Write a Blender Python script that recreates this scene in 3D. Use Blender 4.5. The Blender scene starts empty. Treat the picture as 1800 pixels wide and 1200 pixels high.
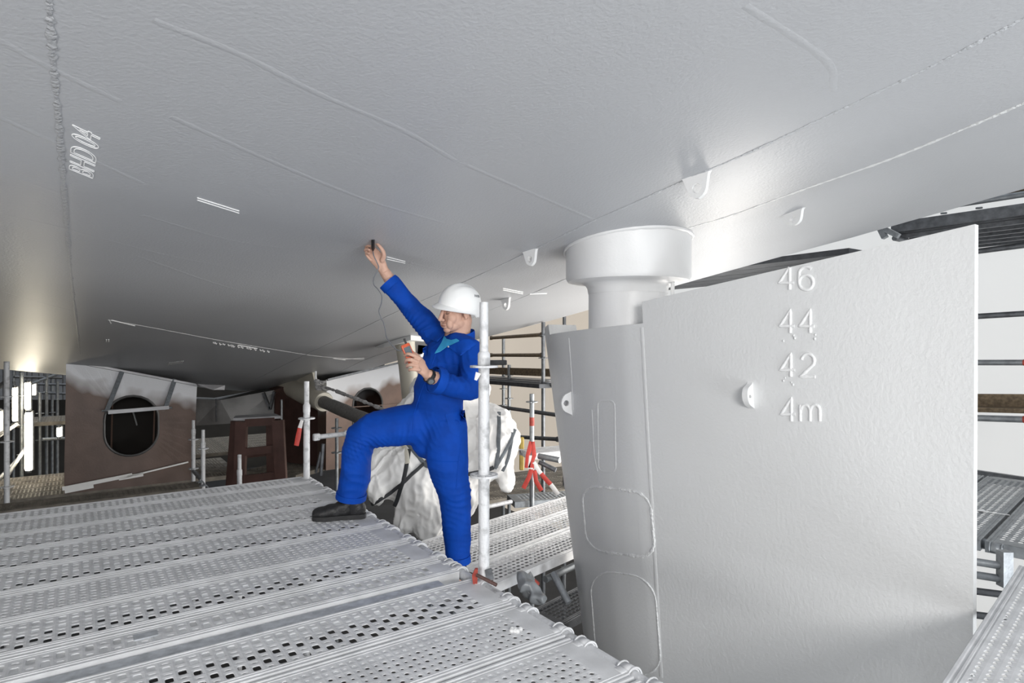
import bpy, bmesh, math, random
import numpy as np
from mathutils import Vector, Matrix, Quaternion
from mathutils.bvhtree import BVHTree

random.seed(7); np.random.seed(7)
S = bpy.context.scene
COL = S.collection
R = math.radians
ZC = 4.0                      # camera height over the dock floor
F = 1092.0                    # focal length in pixels of the 1800 wide frame

# ---------------------------------------------------------------- camera
cd = bpy.data.cameras.new('camera'); cam = bpy.data.objects.new('camera', cd); COL.objects.link(cam)
cam.location = (0, 0, ZC); cam.rotation_euler = (R(90), 0, 0)
cd.sensor_width = 36; cd.lens = 36 * F / 1800; cd.clip_start = .05; cd.clip_end = 200
S.camera = cam
# ---------------------------------------------------------------- world, lights, exposure
w = bpy.data.worlds.new('sky'); S.world = w; w.use_nodes = True
bg = w.node_tree.nodes['Background']; bg.inputs[0].default_value = (.86, .93, 1, 1); bg.inputs[1].default_value = .62
def area(name, loc, target, size, power, col=(1, 1, 1)):
    l = bpy.data.lights.new(name, 'AREA'); l.shape = 'RECTANGLE'; l.size, l.size_y = size; l.energy = power; l.color = col
    o = bpy.data.objects.new(name, l); COL.objects.link(o); o.location = loc
    o.rotation_euler = (Vector(target) - Vector(loc)).to_track_quat('-Z', 'Y').to_euler(); return o
sn = bpy.data.lights.new('sun', 'SUN'); sn.energy = 1.2; sn.angle = R(3); sn.color = (1, .98, .95)
so_ = bpy.data.objects.new('sun', sn); COL.objects.link(so_); so_.rotation_euler = Vector((-math.cos(R(-25)), -math.sin(R(-25)) * .0 - .45, -.27)).to_track_quat('-Z', 'Y').to_euler()
area('deck_fill_light', (1.2, -2.2, ZC + .55), (-.2, 3.2, ZC - .9), (1.8, 1.0), 88, (1, .98, .95))  # added fill behind the camera, brightening deck and man
area('front_fill_light', (-2.6, -1.6, ZC - .7), (1.4, 3.2, ZC - 1.1), (1.6, 1.2), 50, (1, .99, .97))  # added fill from front left, lifting rudder face and man
area('shaft_fill_light', (2.5, 6.4, ZC - 1.3), (-2.2, 7.2, ZC - .3), (3.2, 1.7), 95, (1, .96, .90))  # added fill hidden behind the rudder, for shaft bossing and hull
area('hull_fill_light', (4.4, -1.2, ZC - 2.0), (2.4, 4.0, ZC + .6), (3.0, 2.0), 130, (.95, .98, 1))  # added unseen fill low at the right, brightening the hull bottom
S.view_settings.view_transform = 'Standard'; S.view_settings.look = 'None'
S.view_settings.gamma = 1; S.view_settings.use_curve_mapping = False
S.view_settings.exposure = .80

# ---------------------------------------------------------------- frames
def P(px, py, Y): return Vector(((px - 900) / F * Y, Y, ZC + (600 - py) / F * Y))
def PZ(px, py, z):            # the point of the level z (relative to the camera) seen at a pixel
    return P(px, py, z * F / (600 - py))
S55, C55 = math.sin(R(55)), math.cos(R(55))
def W(u, v, z): return Vector((u * S55 - v * C55, u * C55 + v * S55, ZC + z))     # ship frame: u to the right, v forward
VDIR = Vector((-C55, S55, 0)); UDIR = Vector((S55, C55, 0)); ZUP = Vector((0, 0, 1))

# ---------------------------------------------------------------- materials
def mat(name, col, rough=.5, metal=0.0, var=0.0, vscale=6, bump=0.0, bscale=60, col2=None, emit=None, stretch=None, spec=None, detail=3, split=None, transl=0):
    m = bpy.data.materials.new(name); m.use_nodes = True; nt = m.node_tree; b = nt.nodes['Principled BSDF']
    b.inputs['Base Color'].default_value = (*col, 1); b.inputs['Roughness'].default_value = rough; b.inputs['Metallic'].default_value = metal
    if spec is not None: b.inputs['Specular IOR Level'].default_value = spec
    tc = nt.nodes.new('ShaderNodeTexCoord'); vec = tc.outputs['Object']
    if stretch:
        mp = nt.nodes.new('ShaderNodeMapping'); mp.inputs['Scale'].default_value = stretch
        nt.links.new(vec, mp.inputs[0]); vec = mp.outputs[0]
    if var or col2:
        n = nt.nodes.new('ShaderNodeTexNoise'); n.inputs['Scale'].default_value = vscale; n.inputs['Detail'].default_value = 5
        nt.links.new(vec, n.inputs['Vector'])
        r = nt.nodes.new('ShaderNodeValToRGB'); r.color_ramp.elements[0].position, r.color_ramp.elements[1].position = split or (.35, .65)
        c2 = col2 or tuple(c * (1 - var) for c in col)
        r.color_ramp.elements[0].color = (*c2, 1); r.color_ramp.elements[1].color = (*col, 1)
        nt.links.new(n.outputs['Fac'], r.inputs[0]); nt.links.new(r.outputs[0], b.inputs['Base Color'])
    if bump:
        n2 = nt.nodes.new('ShaderNodeTexNoise'); n2.inputs['Scale'].default_value = bscale; n2.inputs['Detail'].default_value = detail
        nt.links.new(vec, n2.inputs['Vector'])
        bp = nt.nodes.new('ShaderNodeBump'); bp.inputs['Strength'].default_value = bump; bp.inputs['Distance'].default_value = .01
        nt.links.new(n2.outputs['Fac'], bp.inputs['Height']); nt.links.new(bp.outputs[0], b.inputs['Normal'])
    if emit:
        b.inputs['Emission Color'].default_value = (*emit[0], 1); b.inputs['Emission Strength'].default_value = emit[1]
    if transl:
        t = nt.nodes.new('ShaderNodeBsdfTranslucent'); t.inputs[0].default_value = (*col, 1)
        mx = nt.nodes.new('ShaderNodeMixShader'); mx.inputs[0].default_value = transl
        nt.links.new(b.outputs[0], mx.inputs[1]); nt.links.new(t.outputs[0], mx.inputs[2])
        nt.links.new(mx.outputs[0], nt.nodes['Material Output'].inputs[0])
    return m
M = {}
M['hull'] = mat('hull_paint', (.47, .482, .505), .42, 0, .05, .9, .16, 80)
M['rudder'] = mat('rudder_paint', (.70, .71, .715), .42, 0, .04, 1.2, .16, 60)
M['white'] = mat('white_paint', (.80, .805, .81), .4, 0, .04, 3, .1, 60)
M['bead'] = mat('painted_weld', (.50, .515, .54), .4, 0, 0, 3, .9, 70)
M['beadw'] = mat('painted_weld_light', (.76, .77, .775), .4, 0, 0, 3, .9, 70)
M['beadg'] = mat('painted_weld_grey', (.42, .43, .45), .45, 0, 0, 3, .9, 70)
M['chalk'] = mat('chalk_line', (.95, .95, .95), .8)
M['deck'] = mat('oversprayed_steel', (.70, .71, .73), .5, .0, .18, 9, .12, 240)
M['galv'] = mat('galvanized_steel', (.55, .58, .62), .45, .2, .3, 28, .08, 90)
M['deck2'] = mat('galvanized_deck', (.80, .80, .81), .45, .1, .2, 12, .05, 120)
M['tubew'] = mat('oversprayed_tube', (.66, .67, .69), .5, .1, .45, 22, .25, 130, split=(.28, .5))
M['tubed'] = mat('dull_steel_tube', (.20, .21, .225), .45, .6, .35, 20, .1, 90)
M['tubeg'] = mat('grey_steel_tube', (.33, .35, .37), .42, .5, .3, 20, .1, 90)
M['deckd'] = mat('dirty_deck', (.24, .215, .18), .7, .1, .45, 7, .2, 90)
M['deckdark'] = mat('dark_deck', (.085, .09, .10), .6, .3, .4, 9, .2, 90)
M['brown'] = mat('brown_primer', (.155, .098, .078), .45, .1, .25, 4, .1, 50)
M['rust'] = mat('red_brown_primer', (.10, .052, .044), .5, .1, .3, 5, .12, 60)
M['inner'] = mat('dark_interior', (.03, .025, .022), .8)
M['prime'] = mat('grey_primer', (.50, .50, .52), .4, .2, .3, 3, .1, 40)
M['beamgrey'] = mat('grey_steel_beam', (.19, .19, .19), .42, .4, .45, 2.2, .08, 40)
M['tarp'] = mat('white_tarpaulin', (.90, .89, .875), .5, 0, .10, 4, .25, 14)
M['tarpwall'] = mat('tent_sheet', (.86, .85, .83), .55, 0, .05, 1.2, .3, 2.2, transl=.5)
M['tarpwarm'] = mat('cream_tent_sheet', (.74, .64, .53), .55, 0, .08, .8, .4, 2.0, transl=.5)
M['grtarp'] = mat('grey_plastic', (.27, .285, .30), .3, 0, .3, 6, .4, 10)
M['cream'] = mat('cream_paint', (.74, .70, .60), .4, 0, .08, 3, .1, 50)
M['wrap'] = mat('grey_wrap', (.30, .29, .28), .6, 0, .4, 12, .5, 30, stretch=(4, 4, 4))
M['rope'] = mat('dusty_wrapped_chain', (.52, .51, .51), .8, 0, .5, 25, .6, 60)
M['blue'] = mat('blue_cotton', (.001, .058, .40), .75, 0, .22, 11, .10, 400, spec=.2)
M['blueseam'] = mat('blue_cotton_seam', (.0015, .064, .43), .75, 0, .2, 11, .08, 400, spec=.2)
M['teal'] = mat('teal_cotton', (.03, .31, .60), .8, 0, .1, 20, .1, 300)
M['skin'] = mat('skin', (.62, .385, .295), .5, 0, .10, 24, .12, 160, spec=.35)
M['lip'] = mat('lip_skin', (.33, .14, .11), .5)
M['brow'] = mat('dark_hair', (.028, .018, .012), .8, 0, .4, 60, .6, 200)
M['lid'] = mat('eyelid_skin', (.42, .245, .18), .55)  # eyelids a darker skin tone than the face
M['helmet'] = mat('white_plastic', (.86, .87, .87), .3, 0, .0, 3, .03, 30)
M['shoe'] = mat('black_leather', (.022, .022, .024), .5, 0, .5, 30, .3, 80)
M['sole'] = mat('black_rubber', (.03, .03, .032), .65, 0, .3, 20, .2, 60)
M['black'] = mat('black_plastic', (.015, .015, .017), .4)
M['strap'] = mat('dark_webbing', (.035, .037, .042), .65, 0, .3, 30, .3, 200)
M['gstrap'] = mat('grey_webbing', (.16, .18, .20), .65, 0, .3, 30, .3, 200)
M['orange'] = mat('orange_plastic', (.62, .11, .045), .4)
M['screen'] = mat('grey_display', (.10, .13, .15), .2)
M['silver'] = mat('silver', (.7, .7, .72), .3, .6)
M['cable'] = mat('grey_cable', (.18, .19, .21), .5)
M['red'] = mat('red_tape', (.60, .06, .045), .5, 0, .25, 18)
M['tapew'] = mat('white_tape', (.78, .76, .75), .5)
M['redpaint'] = mat('red_paint', (.42, .06, .04), .55, 0, .4, 20)
M['wood'] = mat('worn_board', (.23, .17, .105), .7, 0, .5, 5, .2, 40, stretch=(1, 8, 8))
M['floor'] = mat('dark_concrete', (.035, .035, .037), .8, 0, .4, 1.5, .2, 12)
M['hall'] = mat('dark_hall_wall', (.035, .032, .028), .8, 0, .5, 1.2)
M['slat'] = mat('pale_cladding', (.34, .34, .35), .6, 0, .3, 3)
M['lamp'] = mat('lit_tube', (1, .95, .82), .4, emit=((1, .90, .70), 15))
M['yellow'] = mat('yellow_paint', (.55, .40, .10), .6, 0, .3, 12)
M['glass'] = mat('watch_glass', (.05, .06, .07), .15)

# ---------------------------------------------------------------- mesh builder
WL = {}
def wl(o): return WL.get(o.name, Vector((0, 0, 0))) if o else Vector((0, 0, 0))
def tag(o, label=None, cat=None, group=None, kind=None):
    if label: o['label'] = label
    if cat: o['category'] = cat
    if group: o['group'] = group
    if kind: o['kind'] = kind
    return o
def thing(name, label, cat, loc, group=None):
    o = bpy.data.objects.new(name, None); COL.objects.link(o); o.location = loc; o.empty_display_size = .1
    WL[o.name] = Vector(loc); return tag(o, label, cat, group)
def linkmesh(name, me, m, parent=None, smooth=True):
    me.materials.clear(); me.materials.append(m)
    if smooth:
        me.polygons.foreach_set('use_smooth', [True] * len(me.polygons))
        try: me.set_sharp_from_angle(angle=R(38))
        except Exception: pass
    o = bpy.data.objects.new(name, me); COL.objects.link(o)
    if parent: o.parent = parent; WL[o.name] = wl(parent)
    return o
class MB:
    def __init__(s): s.v = []; s.f = []
    def add(s, vs, fs):
        k = len(s.v); s.v += [tuple(p) for p in vs]; s.f += [tuple(i + k for i in q) for q in fs]
    def box(s, c, sx, sy, sz, X=Vector((1, 0, 0)), Y=Vector((0, 1, 0)), Z=ZUP, ch=0.0):
        c = Vector(c); X = Vector(X); Y = Vector(Y); Z = Vector(Z)
        if ch <= 0:
            vs = [c + X * (a * sx / 2) + Y * (b * sy / 2) + Z * (d * sz / 2) for d in (-1, 1) for a, b in ((-1, -1), (1, -1), (1, 1), (-1, 1))]
            s.add(vs, [(3, 2, 1, 0), (4, 5, 6, 7), (0, 1, 5, 4), (1, 2, 6, 5), (2, 3, 7, 6), (3, 0, 4, 7)])
        else:
            a, b = sx / 2, sy / 2
            ring = [(-a + ch, -b), (a - ch, -b), (a, -b + ch), (a, b - ch), (a - ch, b), (-a + ch, b), (-a, b - ch), (-a, -b + ch)]
            ri = [(x * (1 - ch / a), y * (1 - ch / b)) for x, y in ring]
            vs = []
            for z, rr in ((-sz / 2, ri), (-sz / 2 + ch, ring), (sz / 2 - ch, ring), (sz / 2, ri)):
                vs += [c + X * x + Y * y + Z * z for x, y in rr]
            fs = [tuple(range(7, -1, -1)), tuple(range(24, 32))]
            for k in range(3): fs += [(k * 8 + i, k * 8 + (i + 1) % 8, k * 8 + 8 + (i + 1) % 8, k * 8 + 8 + i) for i in range(8)]
            s.add(vs, fs)
        return s
    def bar(s, a, b, wd, ht, up=ZUP):                         # box from a to b
        a = Vector(a); b = Vector(b); X = (b - a).normalized(); Y = Vector(up).cross(X)
        if Y.length < 1e-4: Y = Vector((1, 0, 0)).cross(X)
        Y.normalize(); return s.box((a + b) / 2, (b - a).length, wd, ht, X, Y, X.cross(Y))
    def loft(s, pts, rad, n=12, ref=None, cap='flat', closed=False):
        pts = [Vector(p) for p in pts]; N = len(pts)
        if not isinstance(rad, (list, tuple)): rad = [rad] * N
        rad = [r if isinstance(r, tuple) else (r, r) for r in rad]
        T = []
        for i in range(N):
            a = pts[(i - 1) % N] if (closed or i) else pts[0]; b = pts[(i + 1) % N] if (closed or i < N - 1) else pts[-1]
            t = (b - a); T.append(t.normalized() if t.length > 1e-9 else ZUP)
        nrm = Vector(ref) if ref is not None else (Vector((0, 0, 1)) if abs(T[0].z) < .9 else Vector((1, 0, 0)))
        vs = []; first = None
        if cap == 'round' and not closed:                     # hemispherical ends
            ext = lambda p, t, r, sg: [(p + t * (sg * .62 * r[0]), (r[0] * .78, r[1] * .78)), (p + t * (sg * .93 * r[0]), (r[0] * .36, r[1] * .36))]
            e0 = ext(pts[0], T[0], rad[0], -1)[::-1]; e1 = ext(pts[-1], T[-1], rad[-1], 1)
            pts = [e[0] for e in e0] + pts + [e[0] for e in e1]; rad = [e[1] for e in e0] + list(rad) + [e[1] for e in e1]
            T = [T[0]] * 2 + T + [T[-1]] * 2; N = len(pts)
        for i in range(N):
            t = T[i]
            base = Vector(ref) if ref is not None else nrm
            x = base - t * base.dot(t)
            if x.length < 1e-5: x = t.orthogonal()
            x.normalize(); nrm = x; y = t.cross(x)
            for k in range(n):
                a = 2 * math.pi * k / n
                vs.append(pts[i] + x * (math.cos(a) * rad[i][0]) + y * (math.sin(a) * rad[i][1]))
        fs = []
        for i in range(N if closed else N - 1):
            j = (i + 1) % N
            for k in range(n): fs.append((i * n + k, i * n + (k + 1) % n, j * n + (k + 1) % n, j * n + k))
        if not closed and cap: fs += [tuple(range(n - 1, -1, -1)), tuple(range((N - 1) * n, N * n))]
        s.add(vs, fs); return s
    def tube(s, a, b, r, n=12, r2=None): return s.loft([a, b], [r, r2 if r2 is not None else r], n)
    def pipe(s, a, b, r, wall=.004, n=16):                     # open-ended tube
        a = Vector(a); b = Vector(b); t = (b - a).normalized(); x = t.orthogonal().normalized(); y = t.cross(x); vs = []
        for p, q in ((a, r), (b, r), (b, r - wall), (a + t * 0, r - wall)):
            vs += [p + x * (math.cos(2 * math.pi * k / n) * q) + y * (math.sin(2 * math.pi * k / n) * q) for k in range(n)]
        s.add(vs, [(i * n + k, i * n + (k + 1) % n, ((i + 1) % 4) * n + (k + 1) % n, ((i + 1) % 4) * n + k) for i in range(4) for k in range(n)]); return s
    def lathe(s, c, prof, n=32, axis=ZUP, cap=True):           # profile of (radius, height)
        c = Vector(c); z = Vector(axis).normalized(); x = z.orthogonal().normalized(); y = z.cross(x); vs = []
        for r, h in prof: vs += [c + z * h + x * (r * math.cos(2 * math.pi * k / n)) + y * (r * math.sin(2 * math.pi * k / n)) for k in range(n)]
        fs = [(i * n + k, i * n + (k + 1) % n, (i + 1) * n + (k + 1) % n, (i + 1) * n + k) for i in range(len(prof) - 1) for k in range(n)]
        if cap: fs += [tuple(range(n - 1, -1, -1)), tuple(range((len(prof) - 1) * n, len(prof) * n))]
        s.add(vs, fs); return s
    def ell(s, c, r, X=Vector((1, 0, 0)), Y=Vector((0, 1, 0)), Z=ZUP, nu=16, nv=10):
        c = Vector(c); vs = [c - Vector(Z) * r[2]]
        for i in range(1, nv):
            a = -math.pi / 2 + math.pi * i / nv
            for k in range(nu):
                b = 2 * math.pi * k / nu
                vs.append(c + Vector(X) * (r[0] * math.cos(a) * math.cos(b)) + Vector(Y) * (r[1] * math.cos(a) * math.sin(b)) + Vector(Z) * (r[2] * math.sin(a)))
        vs.append(c + Vector(Z) * r[2]); fs = []
        for k in range(nu): fs.append((0, 1 + (k + 1) % nu, 1 + k))
        for i in range(nv - 2):
            for k in range(nu): fs.append((1 + i * nu + k, 1 + i * nu + (k + 1) % nu, 1 + (i + 1) * nu + (k + 1) % nu, 1 + (i + 1) * nu + k))
        L = len(vs) - 1
        for k in range(nu): fs.append((1 + (nv - 2) * nu + k, 1 + (nv - 2) * nu + (k + 1) % nu, L))
        s.add(vs, fs); return s
    def ringprism(s, outer, inner, depth):                     # plate with a hole: rings of equal length, depth vector
        n = len(outer); d = Vector(depth) / 2
        vs = [Vector(p) - d for p in outer] + [Vector(p) - d for p in inner] + [Vector(p) + d for p in outer] + [Vector(p) + d for p in inner]
        fs = []
        for k in range(n):
            j = (k + 1) % n
            fs += [(k, j, n + j, n + k), (2 * n + j, 2 * n + k, 3 * n + k, 3 * n + j), (k, 2 * n + k, 2 * n + j, j), (n + j, 3 * n + j, 3 * n + k, n + k)]
        s.add(vs, fs); return s
    def prism(s, poly, depth):
        n = len(poly); d = Vector(depth) / 2
        s.add([Vector(p) - d for p in poly] + [Vector(p) + d for p in poly],
              [tuple(range(n - 1, -1, -1)), tuple(range(n, 2 * n))] + [(k, (k + 1) % n, n + (k + 1) % n, n + k) for k in range(n)]); return s
    def mesh(s, name, off=Vector((0, 0, 0)), fix=True):
        me = bpy.data.meshes.new(name); me.from_pydata([(p[0] - off[0], p[1] - off[1], p[2] - off[2]) for p in s.v], [], s.f)
        if fix:
            bm = bmesh.new(); bm.from_mesh(me); bmesh.ops.recalc_face_normals(bm, faces=bm.faces); bm.to_mesh(me); bm.free()
        me.update(); return me
    def build(s, name, m, parent=None, smooth=True, label=None):
        o = linkmesh(name, s.mesh(name, wl(parent)), m, parent, smooth)
        if label: o['label'] = label
        return o
    def solo(s, name, m, label, cat, group=None, smooth=True):
        return tag(s.build(name, m, None, smooth), label, cat, group)
    def bvh(s): return BVHTree.FromPolygons([Vector(p) for p in s.v], s.f)
def castn(bvh, px, py):
    for jx, jy in ((0, 0), (.03, .02), (-.03, .04), (.2, -.2), (-.3, .2)):
        d = (P(px + jx, py + jy, 1.0) - Vector((0, 0, ZC))).normalized(); h = bvh.ray_cast(Vector((0, 0, ZC)), d)
        if h[0] is not None: return (h[0], h[1] if h[1].dot(d) < 0 else -h[1])
    return (None, None)
def cast(bvh, px, py, lift=0.0):
    p, n = castn(bvh, px, py)
    return None if p is None else p + n * lift
def dense(pts, n):
    """catmull-rom through 2-D or 3-D points"""
    pts = [np.array(p, float) for p in pts]; q = [2 * pts[0] - pts[1]] + pts + [2 * pts[-1] - pts[-2]]; out = []
    for i in range(1, len(q) - 2):
        for k in range(n):
            t = k / n; a, b, c, d = q[i - 1], q[i], q[i + 1], q[i + 2]
            out.append(.5 * (2 * b + (c - a) * t + (2 * a - 5 * b + 4 * c - d) * t * t + (3 * b - a - 3 * c + d) * t ** 3))
    out.append(pts[-1]); return out
def lines(pts, step):
    pts = [np.array(p, float) for p in pts]; out = []
    for a, b in zip(pts[:-1], pts[1:]):
        n = max(1, int(np.linalg.norm(b - a) / step)); out += [a + (b - a) * k / n for k in range(n)]
    return out + [pts[-1]]
def bead(mb, bvh, pix, r, lift=None, jitter=0.0, n=6, flat=1.0, ref=None):
    """a raised bead lying on a surface"""
    pts = [cast(bvh, p[0], p[1], r * .3 if lift is None else lift) for p in pix]
    pts = [p for p in pts if p is not None]
    if len(pts) < 2: return
    rr = [r * (1 + jitter * random.uniform(-1, 1)) for _ in pts]
    nn = Vector((0, 0, 0))
    for p in pix[::max(1, len(pix) // 5)]:
        h = castn(bvh, p[0], p[1])
        if h[0] is not None: nn += h[1]
    mb.loft(pts, [(q * flat, q) for q in rr], n, ref=nn.normalized() if nn.length > 0 else None)

# ================================================================ SETTING
f = MB(); f.box((0, 12, -.05), 60, 60, .1); tag(f.build('floor', M['floor'], None, False), kind='structure')
# the dark shed on the left and far end, white sheeting of the tent on the right
g = MB(); g.bar(W(-9, -2, -4), W(-9, 24, -4), .2, .1); 
g = MB(); g.box(W(-9, 7, 0), 28, .2, 8, VDIR, UDIR); tag(g.build('wall_left', M['hall'], None, False), kind='structure')
g = MB(); g.box(W(.05, 21, 0), 18, .2, 8, UDIR, VDIR); tag(g.build('wall_back', M['hall'], None, False), kind='structure')
g = MB(); g.box(W(-4.0, -7, 0), 10, .2, 8, UDIR, VDIR); tag(g.build('rear_light_blocker', M['hall'], None, False), kind='structure')  # unseen wall added behind the camera to keep out rear-left light
def sheet(name, a, b, z0, z1, m, nx=60, nz=30, amp=.05, seed=0):
    rnd = np.random.RandomState(seed); mb = MB(); a = Vector(a); b = Vector(b); d = (b - a); nrm = Vector((d.y, -d.x, 0)).normalized()
    ph = rnd.rand(12) * 6.28; kx = rnd.uniform(2, 26, 12); kz = rnd.uniform(-6, 6, 12)
    for j in range(nz + 1):
        for i in range(nx + 1):
            x = i / nx; z = j / nz
            o = sum(math.sin(kx[k] * x * d.length / 6 + kz[k] * z + ph[k]) / (1 + k * .4) for k in range(12)) * amp * .3
            p = a + d * x + nrm * o; p.z = ZC + z0 + (z1 - z0) * z; mb.v.append(tuple(p))
    for j in range(nz):
        for i in range(nx): k = j * (nx + 1) + i; mb.f.append((k, k + 1, k + nx + 2, k + nx + 1))
    me = mb.mesh(name, fix=False); o = linkmesh(name, me, m); tag(o, kind='structure'); return o
sheet('wall_right', W(8.2, 8.0, 0), W(8.2, -12, 0), -4, 5, M['tarpwall'], amp=.10, seed=3)
sheet('wall_front', W(8.2, 8.0, 0), W(9.4, 24, 0), -4, 5, M['tarpwarm'], amp=.14, seed=5)

# ================================================================ SHIP HULL
def u2(v): return 3.03 + .05 * v
def hz(u, v):
    z = .645 - .14 * (v - 2.79) - .004 * max(0, v - 2.79) ** 2
    z += .12 * max(0, 2.3 - u) * min(1.2, max(0, (v - 3) / 7))
    z += .07 * max(0, u - u2(v))
    return z
CH = [(-6, 4.9), (0.5, 4.9), (1.5, 4.92), (2.5, 4.97), (4.5, 4.9), (6, 4.75), (7.0, 4.47), (8.8, 3.93), (10.4, 3.55), (12.0, 3.3)]
def chine(v): return float(np.interp(v, [c[0] for c in CH], [c[1] for c in CH]))
hm = MB(); NV, V0, V1 = 120, -5.0, 11.35
ucols = lambda v: list(np.linspace(-6, 2.3, 36)) + list(np.linspace(2.3, u2(v), 6)[1:]) + list(np.linspace(u2(v), chine(v) if chine(v) > u2(v) + .05 else u2(v) + .05, 14)[1:])
NU = len(ucols(0))
for j in range(NV + 1):
    v = V0 + (V1 - V0) * j / NV
    us = ucols(v)
    for u in us: hm.v.append(tuple(W(u, v, hz(u, v))))
    zc_, uc = hz(us[-1], v), us[-1]
    for k in range(1, 5):                                       # the bilge turns up into the side shell
        a = k / 4 * R(80); hm.v.append(tuple(W(uc + .25 * math.sin(a), v, zc_ + .25 * (1 - math.cos(a)))))
    hm.v.append(tuple(W(uc + .5, v, zc_ + 3.2)))
NW = NU + 5
for j in range(NV):
    for i in range(NW - 1): k = j * NW + i; hm.f.append((k, k + NW, k + NW + 1, k + 1))
kk = len(hm.v)                                                  # closing plate at the forward end of the section
for i in range(NW): p = hm.v[NV * NW + i]; hm.v.append((p[0], p[1], ZC + 3.5))
for i in range(NW - 1): hm.f.append((NV * NW + i, kk + i, kk + i + 1, NV * NW + i + 1))
HB = hm.bvh()
ship = thing('ship_hull', 'huge pale grey painted ship hull bottom overhead with weld seams', 'ship hull', W(2, 3, .6))
hm.build('hull_plating', M['hull'], ship)
def hseam(pix, r, m, name='weld_seam', jit=.35, step=7, n=6, smooth=8, flat=.38):
    mb = MB(); bead(mb, HB, lines(dense(pix, smooth), step) if smooth else lines(pix, step), r, lift=0, jitter=jit, n=n, flat=flat); return mb.build(name, m, ship)
hseam([(84, -30), (92, 90), (101, 190), (110, 300), (118, 400), (127, 500), (134, 560), (141, 622)], .010, M['beadg'], jit=.5, step=5)
hseam([(1830, 16), (1650, 110), (1490, 187), (1330, 262), (1200, 318), (1100, 363), (1040, 389), (960, 428), (880, 466), (780, 512), (700, 547), (620, 585), (540, 622), (440, 672)], .010, M['bead'])
hseam([(1830, 168), (1700, 224), (1560, 281), (1400, 337), (1290, 377), (1212, 400)], .011, M['beadw'])
hseam([(995, 490), (930, 518), (860, 546), (760, 588), (690, 615), (640, 633), (585, 660)], .010, M['bead'])
for pix in ([(-20, 60), (85, 118), (210, 178)], [(-20, 198), (90, 248), (250, 322)], [(-20, 295), (105, 340)], [(270, 36), (420, 95), (560, 165), (700, 225), (800, 282)],
            [(820, 290), (900, 325), (1040, 385)], [(250, 378), (420, 425), (600, 445)], [(300, 205), (480, 285), (640, 350), (780, 392)],
            [(1310, 10), (1450, 105), (1465, 160)], [(-20, 372), (100, 398), (300, 450), (520, 490)], [(240, 450), (420, 510), (600, 540)],
            [(0, 512), (120, 545), (240, 575)], [(0, 580), (110, 606), (190, 622)], [(160, 620), (300, 645), (420, 663), (500, 668)], [(720, 462), (800, 478), (880, 470)]):
    hseam(pix, .013, M['hull'], 'plate_joint', .1, 12, 8, flat=.07)
hseam([(190, 562), (280, 578), (380, 597), (500, 617), (560, 626), (640, 632)], .008, M['chalk'], 'chalk_line', .1)
for a, b, rr in (((347, 347), (420, 370), .003), ((347, 351), (420, 374), .003), ((680, 451), (712, 459), .003), ((680, 455), (712, 462), .003), ((884, 506), (919, 513), .0045), ((884, 509), (919, 516), .004), ((931, 516), (961, 515), .006),
                 ((192, 562), (195, 568), .004), ((196, 562), (237, 572), .005), ((187, 596), (187, 600), .006), ((191, 596), (191, 600), .006), ((418, 606), (452, 612), .006), ((585, 629), (607, 632), .006), ((598, 631), (640, 629), .005)):
    mb = MB(); bead(mb, HB, lines([a, b], 4), rr, n=5); mb.build('chalk_mark', M['chalk'], ship)
# chalked lettering BHD 04 beside the left seam and the small illegible line of chalk signs
def text_strokes(txt, size=1.0):
    c = bpy.data.curves.new('t', 'FONT'); c.body = txt; c.size = size; o = bpy.data.objects.new('t', c); COL.objects.link(o)
    dg = bpy.context.evaluated_depsgraph_get(); c2 = o.to_curve(dg, apply_modifiers=False); out = []
    for sp in c2.splines:
        n = len(sp.bezier_points); ring = []
        for i in range(n):
            a = sp.bezier_points[i]; b = sp.bezier_points[(i + 1) % n]
            for k in range(5):
                t = k / 5; q = (1 - t) ** 3 * a.co + 3 * (1 - t) ** 2 * t * a.handle_right + 3 * (1 - t) * t * t * b.handle_left + t ** 3 * b.co
                if not ring or (Vector(q[:2]) - Vector(ring[-1])).length > 1e-4: ring.append((q[0], q[1]))
        if len(ring) > 2: out.append(ring)
    o.to_curve_clear(); bpy.data.objects.remove(o); return out
st = text_strokes('BHD 04'); xs = [p[0] for r in st for p in r]; x0, x1 = min(xs), max(xs); hmax = max(p[1] for r in st for p in r)
O, A_, B_ = cast(HB, 163, 313), cast(HB, 176, 240), cast(HB, 121, 296)
mb = MB()
for r in st:
    pts = []
    for x, y in r:
        p = O + (A_ - O) * ((x - x0) / (x1 - x0)) + (B_ - O) * (y / hmax)
        uu = p.x * S55 + p.y * C55; vv = -p.x * C55 + p.y * S55; pts.append(W(uu, vv, hz(uu, vv) - .001))
    mb.loft(pts, .0016, 4, closed=True)
mb.build('chalk_lettering', M['chalk'], ship, label='white outlined letters BHD 04')
mb = MB(); rr_ = random.Random(3)
for x in (375, 378, 386, 392, 401, 406, 409, 418, 424, 434, 439, 447, 457, 462, 470):
    y = 601 + (x - 375) * .155; h = rr_.uniform(2, 4)
    bead(mb, HB, [(x, y), (x + rr_.uniform(1, 3), y + h)], .006, n=4); bead(mb, HB, [(x - 1, y + h * .5), (x + 4, y + h * .5 + .5)], .005, n=4)
mb.build('chalk_scribble', M['chalk'], ship)
mb = MB()
for k in range(9):
    x = 295 + k * 3; bead(mb, HB, [(x, 641 - k * .4), (x + 3, 637 - k * .4)], .005, n=4)
mb.build('chalk_scribble', M['chalk'], ship)
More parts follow.
